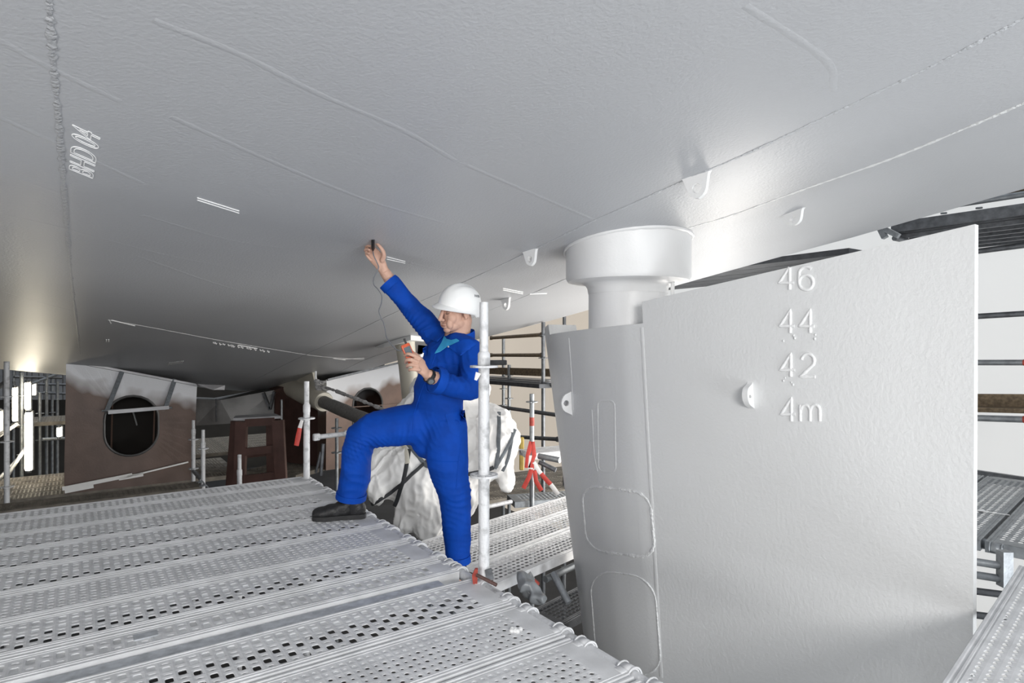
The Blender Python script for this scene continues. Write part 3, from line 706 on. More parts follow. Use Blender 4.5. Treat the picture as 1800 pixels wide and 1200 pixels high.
for c_, rad, k, axd, amp, sd in ((P(748, 568, 3.7), .14, 130, P(769, 592, 3.7) - P(727, 547, 3.7), .006, 3), (P(706, 522, 3.7), .09, 150, P(727, 547, 3.7) - P(683, 496, 3.7), .0035, 4), (P(827, 684, 3.4), .12, 110, Vector((1, 0, .55)), .007, 5),
                              (P(795, 678, 3.3), .10, 95, Vector((1, 0, -.3)), .005, 6), (P(640, 775, 3.55), .13, 105, Vector((.6, 0, .8)), .0055, 7), (P(650, 790, 3.55), .10, 120, Vector((.8, 0, .5)), .006, 8), (P(730, 752, 3.55), .15, 95, Vector((.9, 0, .35)), .0032, 9),
                              (P(797, 868, 3.55), .13, 100, Vector((.25, 0, 1)), .006, 10), (P(803, 930, 3.55), .12, 95, Vector((.35, 0, 1)), .0045, 11), (P(770, 690, 3.5), .16, 85, Vector((.25, 0, 1)), .003, 12), (P(785, 800, 3.5), .14, 70, Vector((.5, 0, 1)), .0022, 13), (P(622, 850, 3.6), .10, 80, Vector((.3, 0, 1)), .0035, 14), (P(805, 625, 3.5), .12, 80, Vector((1, 0, .4)), .005, 15)):
    disp += fold(c_, rad, k, axd, amp, sd)
co2 = co + no * disp[:, None]; setco(me, co2)
CVB = BVHTree.FromPolygons([Vector(p) for p in co2], [tuple(p.vertices) for p in me.polygons])
body_part('coverall', me, M['blue'], man)
def hem(a, b, r, name='hem'):
    a, b = P(*a), P(*b); mb = MB(); t = (b - a).normalized(); mb.pipe(a, b, r, .006, 28); o = mb.build(name, M['blueseam'], man)
hem((690, 504, 3.705), (681.5, 494.5, 3.70), .0615, 'cuff'); hem((775, 671, 3.325), (761.5, 666.5, 3.297), .0745, 'cuff'); hem((618, 866, 3.677), (616.8, 875.5, 3.681), .0895, 'trouser_hem'); hem((804.5, 976, 3.624), (805.2, 988, 3.626), .0755, 'trouser_hem')
def patch(poly, m, name, off=.006, th=.004, parent=None, step=4, bvh=None):
    """a piece of cloth lying on the coverall: outline in picture coordinates, laid on the surface"""
    xs = [p[0] for p in poly]; ys = [p[1] for p in poly]; bm = bmesh.new()
    ol = lines(poly + [poly[0]], step)[:-1]
    v2 = [bm.verts.new((p[0], p[1], 0)) for p in ol]; bm.faces.new(v2)
    bmesh.ops.triangulate(bm, faces=bm.faces[:]); bmesh.ops.subdivide_edges(bm, edges=[e for e in bm.edges if e.calc_length() > step * 1.6], cuts=2, use_grid_fill=False)
    bmesh.ops.triangulate(bm, faces=bm.faces[:])
    ok = {}; last = None
    for v in bm.verts:
        p = cast(bvh or CVB, v.co.x, v.co.y, off); ok[v] = p
    good = [p for p in ok.values() if p is not None]; ymean = sum(p.y for p in good) / len(good)
    for v in bm.verts: v.co = ok[v] if ok[v] is not None else P(v.co.x, v.co.y, ymean)
    bmesh.ops.solidify(bm, geom=bm.faces[:], thickness=th); me_ = bpy.data.meshes.new(name); bmesh.ops.recalc_face_normals(bm, faces=bm.faces); bm.to_mesh(me_); bm.free()
    co_, _ = arrays(me_); setco(me_, co_ - np.array(wl(parent or man))); o = linkmesh(name, me_, m, parent or man); me_.polygons.foreach_set('use_smooth', [True] * len(me_.polygons)); return o
patch([(781, 592), (777, 603), (765, 622), (774, 619), (788, 609), (808, 600), (803, 597), (794, 599), (786, 597)], M['teal'], 'shirt', .005)
patch([(746, 580), (760, 577), (776, 573), (782, 590), (770, 601), (764, 599), (751, 592)], M['blueseam'], 'collar', .010, .006)
patch([(826, 598), (836, 604), (812, 624), (797, 615), (790, 610), (806, 602), (816, 599)], M['blueseam'], 'collar', .010, .006)
mb = MB(); nb_ = P(808, 601, 3.65); cpts = []
for k in range(29):
    a = R(48 + (312 - 48) * k / 28); bk = (1 - math.cos(a)) / 2
    d_ = fx * math.cos(a) + lx * math.sin(a); cpts.append(nb_ + d_ * (.094 - .010 * bk) + ZUP * (.006 + .040 * bk))
mb.loft(cpts, [(.022 + .012 * (1 - math.cos(R(48 + 264 * k / 28))) / 2, .005) for k in range(29)], 10, ref=ZUP); mb.build('stand_collar', M['blueseam'], man)
patch([(771, 636), (806, 643), (802, 656), (768, 649)], M['blueseam'], 'pocket_flap', .005)
patch([(735, 606), (752, 608), (752, 624), (734, 620)], M['blueseam'], 'pocket_flap', .006)
patch([(783, 728), (817, 720), (820, 745), (806, 766), (790, 757)], M['blueseam'], 'hip_pocket', .003, .003)
mb = MB()
for pix in ([(766, 623), (756, 650), (740, 690), (727, 730), (726, 762)], [(812, 770), (806, 810), (802, 860)], [(752, 808), (780, 811), (806, 811)], [(694, 497), (688, 505), (680, 512)]):
    bead(mb, CVB, lines(pix, 3), .0028, n=5)
mb.build('seam', M['blueseam'], man)
mb = MB(); mb.ell(cast(CVB, 789, 611, .012), (.006, .006, .006), nu=8, nv=6); mb.build('press_stud', M['silver'], man)
mb = MB(); mb.tube(P(739, 629, 3.47), P(741, 622, 3.47), .004, 6); mb.tube(P(742, 628, 3.47), P(744, 620, 3.47), .004, 6); mb.build('pen', M['chalk'], man)

# head frame
HO = P(804, 545.5, 3.60); HS = 1.05
yaw = R(54); pit = R(8)
f0 = Vector((-math.sin(yaw), -math.cos(yaw), 0)); HL = ZUP.cross(f0).normalized()
HF = (f0 * math.cos(pit) - ZUP * math.sin(pit)).normalized(); HU = HF.cross(HL).normalized()
roll = R(-5); HL, HU = HL * math.cos(roll) + HU * math.sin(roll), HU * math.cos(roll) - HL * math.sin(roll)
def H(x, y, z): return HO + (HF * x + HL * y + HU * z) * HS
hd = MB(); he = lambda c, r: hd.ell(H(*c), r, HF, HL, HU, 20, 14)
he((-.008, 0, .035), (.098, .077, .085)); he((.030, 0, -.025), (.058, .061, .085)); he((.040, 0, -.078), (.046, .050, .036)); he((.074, 0, -.098), (.020, .026, .018)); he((.010, 0, -.065), (.055, .060, .045))
for s in (-1, 1):
    he((.056, s * .033, -.032), (.030, .028, .036)); he((.080, s * .028, .021), (.014, .032, .009)); he((-.010, s * .076, -.012), (.020, .009, .034)); he((-.004, s * .080, -.034), (.010, .006, .012))
    he((.102, s * .013, -.040), (.011, .009, .009)); he((.070, s * .031, .000), (.016, .016, .012)); he((.074, s * .034, -.064), (.02, .018, .03))
he((.093, 0, -.067), (.011, .024, .0065)); he((.091, 0, -.079), (.011, .021, .0075)); he((.084, 0, -.072), (.012, .030, .022))
hd.loft([H(.084, 0, .016), H(.098, 0, -.004), H(.106, 0, -.022), H(.112, 0, -.036)], [(.011, .010), (.011, .010), (.0125, .0115), (.013, .014)], 12, ref=HL, cap='round')
neck0 = H(-.025, 0, -.05); neck1 = P(806, 603, 3.645)
hd.loft([neck0, (neck0 + neck1) / 2 + Vector((0, 0, 0)), neck1, P(800, 622, 3.65)], [.060, .060, .066, .09], 20, cap='round')
# trunk, arms and legs under the clothes
hd.loft([P(770, 745, 3.66), P(775, 690, 3.66), P(788, 632, 3.65), P(800, 607, 3.645)], [(.12, .09), (.12, .09), (.14, .09), (.12, .07)], 16, ref=lx, cap='round')
hd.loft([tl_(p) for p in ((796, 609, 3.65), (771, 594, 3.75), REL, (700, 514, 3.73), (686, 492, 3.70), RWR)], [.06, .055, .045, .042, .037, .030], 14)
hd.loft([tl_(p) for p in ((806, 612, 3.62), LSH, LEL)], [.06, .055, .045], 14, cap='round'); hd.loft([tl_(p) for p in (LEL, (790, 674, 3.35), (768, 666, 3.30), LWR)], [.045, .042, .038, .031], 14)
hd.loft([P(757, 745, 3.66), P(700, 752, 3.64), P(640, 770, 3.63), P(627, 825, 3.65), P(620, 878, 3.69), P(617, 893, 3.70)], [.085, .08, .06, .055, .04, .04], 14, cap='round')
hd.loft([P(783, 750, 3.62), P(787, 810, 3.61), P(798, 868, 3.60), P(803, 940, 3.62), P(806, 1025, 3.64)], [.09, .085, .06, .05, .04], 14, cap='round')
def finger(pts, r0, r1): hd.loft([Vector(p) for p in dense([tuple(P(*q)) for q in pts], 3)], list(np.linspace(r0, r1, (len(pts) - 1) * 3 + 1)), 10, cap='round')
# right hand, raised: palm, four fingers curling round the probe, thumb
hd.loft([tl_(RWR), P(668, 463, 3.650), P(661, 453, 3.650), P(656, 446, 3.655)], [(.030, .024), (.036, .019), (.043, .016), (.040, .013)], 14, ref=(1, 0, .55), cap='round')
finger([(660, 448, 3.665), (651, 434, 3.675), (648, 427, 3.655), (653, 425.5, 3.615)], .0105, .0075)
finger([(656, 450, 3.655), (646, 438, 3.660), (643.5, 432.5, 3.635), (650.5, 432.5, 3.600)], .0108, .0077)
finger([(653, 453, 3.645), (644, 443, 3.640), (642.5, 438.5, 3.615), (649, 439, 3.590)], .0102, .0073)
finger([(652, 457, 3.635), (645, 449, 3.620), (643.5, 445, 3.600), (648.5, 445.5, 3.580)], .0092, .0064)
finger([(672, 458, 3.635), (675, 447, 3.615), (670, 436, 3.60), (661.5, 427, 3.595)], .0150, .0085)
# left hand: back of the hand towards the viewer, fingers closed round the meter
hd.loft([tl_(LWR), P(746, 652, 3.245), P(739, 644, 3.225), P(733, 637, 3.215)], [(.029, .022), (.033, .021), (.040, .019), (.040, .015)], 14, ref=(.25, 0, -1), cap='round')
finger([(738, 630, 3.20), (726, 624, 3.18), (717, 622, 3.185), (712, 625, 3.215)], .0112, .0080)
finger([(734, 636, 3.19), (722, 632, 3.17), (714.5, 633, 3.185), (713, 637, 3.22)], .0115, .0082)
finger([(734, 643, 3.19), (723, 641, 3.17), (716.5, 642.5, 3.185), (715.5, 645, 3.22)], .0108, .0078)
finger([(737, 650, 3.195), (727, 649, 3.18), (720.5, 649.5, 3.19), (719.5, 651, 3.22)], .0098, .0070)
finger([(743, 637, 3.25), (732, 625, 3.26), (722, 618, 3.27), (716, 616, 3.268)], .0150, .0088)
me = fuse(hd, .0027, 3, .5); co, no = arrays(me); setco(me, co + no * (.0004 * wnoise(co, 140, 4, 10))[:, None])
HDB = BVHTree.FromPolygons([Vector(p) for p in co], [tuple(p.vertices) for p in me.polygons])
body_part('body', me, M['skin'], man)
# face details
for s in (-1, 1):
    mb = MB(); mb.loft([H(.094, s * .012, .024), H(.093, s * .028, .029), H(.084, s * .044, .025)], [(.0032, .003), (.0042, .003), (.0026, .0025)], 8); mb.build('eyebrow', M['brow'], man)
    mb = MB(); mb.ell(H(.0745, s * .031, -.001), (.0135, .0155, .0115), HF, HL, HU, 14, 10); mb.build('eyelid', M['lid'], man)
    mb = MB(); mb.loft([H(.0865, s * .018, -.006), H(.0890, s * .031, -.009), H(.080, s * .0455, -.005)], [.0011, .0016, .0011], 6); mb.build('eyelashes', M['brow'], man)
mb = MB(); mb.loft([H(.0955, -.022, -.074), H(.1035, -.008, -.0725), H(.1035, .008, -.0725), H(.0955, .022, -.074)], [(.0012), (.003), (.003), (.0012)], 8); mb.build('lips', M['lip'], man)
# hair showing below the helmet
hm_ = MB(); hm_.ell(H(-.026, 0, .034), (.088, .0795, .080), HF, HL, HU, 24, 16)
for s in (-1, 1): hm_.ell(H(.012, s * .071, .014), (.010, .006, .020), HF, HL, HU, 10, 8)
hm_.ell(H(-.070, 0, .004), (.028, .056, .034), HF, HL, HU)
me = fuse(hm_, .004, 2); co, no = arrays(me); setco(me, co + no * (.0015 * wnoise(co, 220, 9, 10))[:, None]); body_part('hair', me, M['brow'], man)
# helmet
hl = MB(); nu, rings = 48, 16; prof = []
def hpt(a, t):      # a azimuth, t 0 rim .. 1 crown
    ca, sa = math.cos(a), math.sin(a); el = t * math.pi / 2
    rx, ry, rz = .124 if ca < 0 else .124, .110, .126
    k = math.cos(el) ** .82; ridge = .0075 * math.exp(-(sa * ry * k / .022) ** 2) * min(1, t * 3) + .004 * math.exp(-((abs(sa * ry * k) - .05) / .012) ** 2) * min(1, t * 2.4)
    return (-.008 + rx * k * ca, ry * k * sa, .020 + (rz + ridge) * math.sin(el) ** .95)
HF0, HU0, HL0 = HF, HU, HL; hp_ = R(15); hr_ = R(-9); HL, HU = HL * math.cos(hr_) + HU * math.sin(hr_), HU * math.cos(hr_) - HL * math.sin(hr_); HF1, HU1 = HF, HU; HF, HU = HF1 * math.cos(hp_) + HU1 * math.sin(hp_), HU1 * math.cos(hp_) - HF1 * math.sin(hp_)
vs = [H(*hpt(2 * math.pi * k / nu, j / rings)) for j in range(rings) for k in range(nu)] + [H(-.008, 0,   .020 + .1335)]
# rim: flared edge and front peak
def rim(a, w_):
    ca, sa = math.cos(a), math.sin(a); pk = max(0, ca) ** 2.2; x, y, z = hpt(a, 0)
    ex = .009 + .030 * pk
    return (x + ca * ex * w_, y + sa * (.010) * w_, z - (.012 + .012 * pk + (.012 if ca < -.3 else 0)) * w_)
r1 = [H(*rim(2 * math.pi * k / nu, .55)) for k in range(nu)]; r2_ = [H(*rim(2 * math.pi * k / nu, 1.0)) for k in range(nu)]
r3 = [H(*(Vector(rim(2 * math.pi * k / nu, 1.0)) + Vector((-.004 * math.cos(2 * math.pi * k / nu), -.004 * math.sin(2 * math.pi * k / nu), -.005)))) for k in range(nu)]
r4 = [H(*(Vector(rim(2 * math.pi * k / nu, .0)) + Vector((-.012 * math.cos(2 * math.pi * k / nu), -.012 * math.sin(2 * math.pi * k / nu), .002)))) for k in range(nu)]
allr = r4 + r3 + r2_ + r1 + vs; nr = 4 + rings; fs = [(j * nu + k, j * nu + (k + 1) % nu, (j + 1) * nu + (k + 1) % nu, (j + 1) * nu + k) for j in range(nr - 1) for k in range(nu)] + [((nr - 1) * nu + k, (nr - 1) * nu + (k + 1) % nu, nr * nu) for k in range(nu)]
hl.add(allr, fs); o = hl.build('helmet', M['helmet'], man)
mb = MB()
for k in range(5):
    a = R(104 + k * 6.5); p = hpt(a, .42); q = hpt(a, .50); mb.tube(H(p[0], p[1] + .002, p[2]), H(q[0], q[1] + .002, q[2]), .0018, 6)
ve = mb.build('vent_slot', M['tubed'], o)
HF, HU, HL = HF0, HU0, HL0
# shoes
def shoe(toe, heel, zs_, width, m=M['shoe']):
    toe, heel = Vector(toe), Vector(heel); d = (toe - heel); d.z = 0; L = d.length; d.normalize(); sd_ = ZUP.cross(d); t = None
    mb = MB(); c = lambda x, y, z: heel + d * (x * L) + sd_ * y + ZUP * z
    e = lambda x, y, z, a, b, h: mb.ell(c(x, y, z), (a * L, b, h), d, sd_, ZUP, 18, 12)
    e(.80, 0, .038, .20, .050, .040); e(.62, 0, .046, .22, .050, .045); e(.42, 0, .060, .20, .046, .052); e(.16, 0, .055, .16, .042, .055); e(.20, 0, .085, .13, .043, .035); e(.32, 0, .085, .14, .040, .032)
    me_ = fuse(mb, .0045, 6); co_, no_ = arrays(me_); setco(me_, co_ + no_ * (.0014 * wnoise(co_, 90, 6, 10))[:, None]); up = body_part('shoe', me_, m, man)
    so = MB(); out = []; 
    for x, y in [(0, 0), (.02, .028), (.10, .040), (.30, .036), (.50, .040), (.72, .051), (.88, .045), (.97, .026), (1.0, 0)]: out.append((x, y))
    loop = out + [(x, -y) for x, y in out[-2:0:-1]]
    so.prism([c(x, y * 1.06, .0135) for x, y in loop], ZUP * .026); so.build('sole', M['sole'], up)
    la = MB()
    for x in (.46, .53, .60): la.loft([c(x, .034, .075), c(x + .01, 0, .103 - (x - .46) * .12), c(x, -.034, .075)], .003, 6)
    la.build('shoe_lace', M['sole'], up)
    cl_ = MB(); ring = [c(.20 + .135 * math.cos(a), .040 * math.sin(a), .112 + .008 * math.cos(a * 2)) for a in np.linspace(0, 2 * math.pi, 20, endpoint=False)]; cl_.loft(ring, .008, 8, closed=True); cl_.build('padded_collar', M['shoe'], up)
    return up
t0, h0 = PZ(548, 914.5, ZP), PZ(645, 909, ZP)
h0.x -= .004; shoe(Vector((t0.x, t0.y, ZC + ZP + .001)), Vector((h0.x, h0.y, ZC + ZP + .001)), 0, .1)
mb = MB(); mb.loft([P(619, 866, 3.70), P(623, 898, 3.715)], .056, 16); mb.build('sock', M['black'], man)
q = Vector((-.295, 3.69, ZC + ZL + .004)); shoe(q + Vector((-.02, -.20, 0)), q + Vector((.045, .07, 0)), 0, .1)
mb = MB(); mb.loft([P(806, 975, 3.64), P(808, 1030, 3.66)], .045, 16); mb.build('sock', M['black'], man)
# wrist watch
wa = (P(757, 662, 3.28) + P(753.5, 660, 3.274)) / 2; wd_ = (P(760, 664, 3.29) - P(750, 657.5, 3.265)).normalized()
wt = MB(); x_ = wd_.orthogonal().normalized(); y_ = wd_.cross(x_); n = 28
ro = [wa + x_ * (.0375 * math.cos(2 * math.pi * k / n)) + y_ * (.0375 * math.sin(2 * math.pi * k / n)) for k in range(n)]; ri = [wa + x_ * (.033 * math.cos(2 * math.pi * k / n)) + y_ * (.033 * math.sin(2 * math.pi * k / n)) for k in range(n)]
wt.ringprism(ro, ri, wd_ * .022); wo = wt.build('watch', M['black'], man)
nrm_ = (Vector((-.1, -1, -.25)) - wd_ * Vector((-.1, -1, -.25)).dot(wd_)).normalized(); fc = wa + nrm_ * .040
mb = MB(); mb.lathe(fc, [(.019, -.006), (.021, .0), (.021, .005), (.017, .008)], 24, nrm_); mb.build('watch_case', M['strap'], wo)
mb = MB(); mb.lathe(fc, [(.015, .0081), (.014, .0092)], 24, nrm_); mb.build('watch_dial', M['gstrap'], wo)
# thickness gauge: meter in the left hand, probe in the right, cable between
ga = thing('thickness_gauge', 'orange handheld thickness gauge with black probe and cable', 'gauge', P(718, 625, 3.235))
gx = (P(723, 632, 3.235) - P(713, 609, 3.225)).normalized(); gn = (Vector((.25, -1, .38)) - gx * Vector((.25, -1, .38)).dot(gx)).normalized(); gy = gn.cross(gx)
gc = P(718.5, 621, 3.225)
mb = MB(); mb.box(gc, .105, .046, .026, gx, gy, gn, ch=.005); mb.build('meter_body', M['orange'], ga)
mb = MB(); mb.box(gc + gn * .0135 - gx * .012, .050, .034, .002, gx, gy, gn); mb.build('face_plate', M['gstrap'], ga, smooth=False)
mb = MB(); mb.box(gc + gn * .0148 - gx * .016, .034, .030, .002, gx, gy, gn); mb.build('display', M['screen'], ga, smooth=False)
mb = MB(); mb.loft([gc - gx * .052 + gy * .008, gc - gx * .064 + gy * .008, gc - gx * .080 + gy * .009], [.0065, .005, .0055], 10); mb.build('plug', M['black'], ga)
pt = cast(HB, 656, 421); pr_d = (P(655.5, 441, 3.605) - pt)
mb = MB(); mb.loft([pt, pt + pr_d * .08, pt + pr_d * .12, pt + pr_d * .75, pt + pr_d * .85, pt + pr_d * 1.0], [.0075, .0105, .011, .0105, .008, .004], 14); mb.build('probe', M['black'], ga)
mb = MB(); nn = (Vector((0, -1, 0))); mb.bar(pt + pr_d * .22 + nn * .0098, pt + pr_d * .42 + nn * .0098, .006, .003, up=(1, 0, 0)); mb.bar(pt + pr_d * .76 + nn * .0085, pt + pr_d * .84 + nn * .0085, .008, .003, up=(1, 0, 0)); mb.build('probe_marking', M['silver'], ga, smooth=False)
cb = [tuple(pt + pr_d)] + [tuple(P(*q)) for q in ((657, 449, 3.585), (662, 460, 3.585), (665.5, 469, 3.60), (663, 476, 3.60), (657, 488, 3.58), (657, 500, 3.56), (664, 508, 3.54), (671, 520, 3.52), (670, 534, 3.49), (666, 546, 3.46), (669, 557, 3.44), (674, 567, 3.42), (677, 580, 3.39), (679, 592, 3.36), (686, 603, 3.31), (697, 614, 3.26), (706, 616, 3.235), (711, 613, 3.225))]
mb = MB(); mb.loft(dense(cb, 5), .0032, 6); mb.build('cable', M['cable'], ga)

# ================================================================ PROPELLER SHAFT LINE
def AX(t, dz=0.0): p = ax + VDIR * t; zz = -1.105 + (t - 2.42) * .0597; p.z = ZC + zz + dz; return p
shaft = thing('propeller_shaft', 'grey wrapped propeller shaft running to the wrapped propeller', 'propeller shaft', AX(4))
sp_ = [AX(2.6 + k * .12) for k in range(31)]; mb = MB(); mb.loft(sp_, [.088 + random.uniform(-.003, .004) for _ in sp_], 20); mb.build('wrapped_shaft', M['wrap'], shaft)
boss = ship
mb = MB(); mb.loft([AX(6.16), AX(6.22), AX(6.30), AX(7.0), AX(8.0, .02), AX(9.3, .05)], [.12, .132, .14, .16, .16, .06], 28); mb.build('bossing_barrel', M['cream'], boss)
mb = MB(); mb.lathe(AX(6.14), [(.09, -.03), (.135, -.03), (.148, 0), (.148, .05), (.12, .06)], 32, (AX(7) - AX(6)).normalized()); mb.build('seal_flange', M['cream'], boss)
mb = MB(); mb.prism([AX(6.35, .10), AX(6.6, .42), AX(9.6, .2), AX(9.3, .06)], UDIR * .05); mb.build('bossing_fin', M['cream'], boss)
# strut holding the shaft
st_ = ship
tp = P(712, 604, 7.5); q = AX(4.0)
mb = MB(); vdx = VDIR; mb.loft([tp + ZUP * .25, tp, P(716, 640, 7.45), P(724, 720, 7.3), P(732, 790, 7.1)], [(.19, .12), (.175, .10), (.16, .09), (.15, .085), (.14, .08)], 24, ref=VDIR); mb.build('bracket_arm', M['cream'], st_)
mb = MB(); a_, b_ = cast(HB, 675, 603), cast(HB, 722, 589); c2_ = cast(HB, 745, 592); mb.prism([a_ - ZUP * .02, b_ - ZUP * .02, c2_ - ZUP * .02, c2_ + VDIR * .2 - ZUP * .02, a_ + VDIR * .25 - ZUP * .02], ZUP * .07); mb.build('palm_plate', M['white'], st_, smooth=False)
# the wrapped propeller
pr = MB(); Y0 = 5.65
for (x, y, Y, rx, ry, ry2) in ((775, 790, 5.9, .42, .40, .42), (735, 770, 5.7, .33, .42, .30), (690, 820, 5.5, .28, .30, .22), (662, 850, 5.4, .15, .24, .16), (735, 870, 5.5, .26, .32, .22), (760, 905, 5.45, .20, .24, .18), (712, 905, 5.45, .10, .20, .12), (745, 925, 5.45, .12, .13, .10), (840, 760, 5.85, .36, .32, .32), (800, 700, 5.9, .22, .22, .2), (740, 710, 5.95, .12, .30, .15), (720, 740, 5.9, .16, .22, .2), (690, 790, 5.6, .24, .14, .2),
                               (880, 780, 5.75, .20, .26, .20), (890, 825, 5.7, .11, .24, .12), (850, 800, 5.7, .28, .24, .22), (800, 860, 5.6, .25, .36, .2), (845, 690, 6.0, .10, .24, .15), (668, 800, 5.5, .14, .14, .14), (800, 920, 5.55, .14, .22, .12), (835, 835, 5.6, .16, .16, .14)):
    pr.ell(P(x, y, Y), (rx, ry2, ry), nu=16, nv=12)
me = fuse(pr, .013, 10, .5); co, no = arrays(me)
rid = lambda k, sd: -np.abs(wnoise(co, k, sd, 8, (1, 1, .55)))
dsp = .055 * rid(7, 21) + .030 * rid(15, 22) + .014 * rid(34, 23) + .006 * rid(70, 24)
co2 = co + no * (dsp + .02)[:, None]; setco(me, co2)
TB = BVHTree.FromPolygons([Vector(p) for p in co2], [tuple(p.vertices) for p in me.polygons])
prop = thing('wrapped_propeller', 'ship propeller wrapped in white tarpaulin tied with straps', 'propeller', P(780, 930, 5.7))
body_part('tarpaulin', me, M['tarp'], prop)
def strap_on(pix, wpx, m, bvh=TB, root=prop, name='strap'):
    pts = [cast(bvh, x, y, .012) for x, y in lines(pix, 5)]; pts = [p for p in pts if p is not None]
    if len(pts) < 2: return
    for _ in range(3): pts = [pts[0]] + [(pts[i - 1] + pts[i] * 2 + pts[i + 1]) / 4 for i in range(1, len(pts) - 1)] + [pts[-1]]
    mb = MB(); mb.loft(pts, [(.003, wpx / F * 5.5 / 2)] * len(pts), 8, ref=(0, -1, 0)); mb.build(name, m, root)
strap_on([(716, 778), (728, 795), (745, 815), (757, 830)], 7, M['gstrap']); strap_on([(650, 888), (690, 862), (740, 820), (760, 802)], 6, M['strap']); strap_on([(690, 904), (702, 870), (714, 820), (720, 790)], 7, M['strap'])
strap_on([(876, 725), (878, 760), (872, 820)], 7, M['gstrap']); strap_on([(904, 755), (892, 785), (870, 822)], 6, M['gstrap']); strap_on([(900, 760), (893, 805), (882, 826)], 6, M['gstrap']); strap_on([(812, 836), (850, 828), (868, 820)], 7, M['strap'])
strap_on([(708, 780), (714, 795), (716, 815)], 8, M['cream'], name='foam_strip')
mb = MB(); mb.ell(P(905, 862, 5.45), (.03, .03, .10)); 
# wrapped chain from the bossing to the propeller, with a lashing
ch = thing('wrapped_chain', 'dusty wrapped chain hanging above the grey propeller shaft', 'chain', P(620, 700, 6.4))
pts = [Vector(p) for p in dense([tuple(P(*q)) for q in ((573, 681, 7.3), (588, 686, 7.0), (606, 693, 6.7), (630, 702, 6.4), (655, 712, 6.2), (690, 726, 6.0))], 8)]
mb = MB(); mb.loft(pts, [.016 * random.uniform(.6, 1.5) for _ in pts], 8); mb.build('chain_wrap', M['rope'], ch)
mb = MB(); rr_ = random.Random(5)
for k in range(16): mb.ell(P(566 + rr_.uniform(-9, 9), 677 + rr_.uniform(-8, 8), 7.35 + rr_.uniform(-.05, .05)), (rr_.uniform(.015, .04), rr_.uniform(.015, .03), rr_.uniform(.012, .03)), nu=8, nv=6)
mb.build('lashing', M['rope'], ch)
mb = MB(); mb.tube(P(555, 652, 7.4), P(555, 676, 7.4), .012, 8); mb.build('hanger_rod', M['tubew'], ch)

# ================================================================ KEEL BLOCKS AND THE LEFT BACKGROUND
def block(name, corners, thick, hole, m, label, top_m, rings=True):
    """upright steel support: front face corners (bl, br, tr, tl), with an oval opening"""
    bl, br, tr, tl2 = [Vector(c) for c in corners]; X = (br - bl); X.z = 0; X.normalize(); N = Vector((-X.y, X.x, 0)); t = thing(name, label, 'support block', bl)
    hcx, hcz, hw, hh = hole; loop = []; inn = []; nn = 40
    def edge(a, b, n): return [a.lerp(b, k / n) for k in range(n)]
    outer = edge(bl, br, 10) + edge(br, tr, 10) + edge(tr, tl2, 10) + edge(tl2, bl, 10)
    C_ = bl + X * hcx; C_.z = hcz
    rad = min(hw, hh) / 2
    for p in outer:
        a = math.atan2(p.z - C_.z, (p - C_).dot(X)); ca, sa = math.cos(a), math.sin(a)
        # stadium outline, upright
        s0 = (hh - hw) / 2; 
        if s0 < 0: s0 = 0
        k = hw / 2 / abs(ca) if abs(ca) > 1e-6 else 1e9
        if abs(k * sa) > s0:
            B2 = -2 * sa * math.copysign(s0, sa); C2 = s0 ** 2 - (hw / 2) ** 2; k = (-B2 + math.sqrt(max(0, B2 * B2 - 4 * C2))) / 2
        inn.append(C_ + X * (k * ca) + ZUP * (k * sa))
    mb = MB(); mb.ringprism([p + N * .01 for p in outer], [p + N * .01 for p in inn], N * .02); mb.build('front_plate', m, t, smooth=False)
    mb = MB(); mb.loft(inn, .016, 8, closed=True); mb.build('opening_rim', M['beamgrey'] if rings else m, t)
    L = (br - bl).length
    mb = MB()
    for a, b, c_, d in ((bl, tl2, tl2 + N * thick, bl + N * thick), (br, tr, tr + N * thick, br + N * thick)): mb.prism([a, b, c_ - ZUP * (.26 * thick), d], X * .02)
    mb.prism([bl + N * thick, br + N * thick, tr + N * thick - ZUP * (.26 * thick), tl2 + N * thick - ZUP * (.26 * thick)], N * .02)
    mb.build('side_plates', m, t, smooth=False)
    mb = MB(); mb.prism([tl2 - N * .03, tr - N * .03, tr + N * thick - ZUP * (.26 * thick), tl2 + N * thick - ZUP * (.26 * thick)], ZUP * .03); mb.build('cap_plate', top_m, t, smooth=False)
    return t, X, N
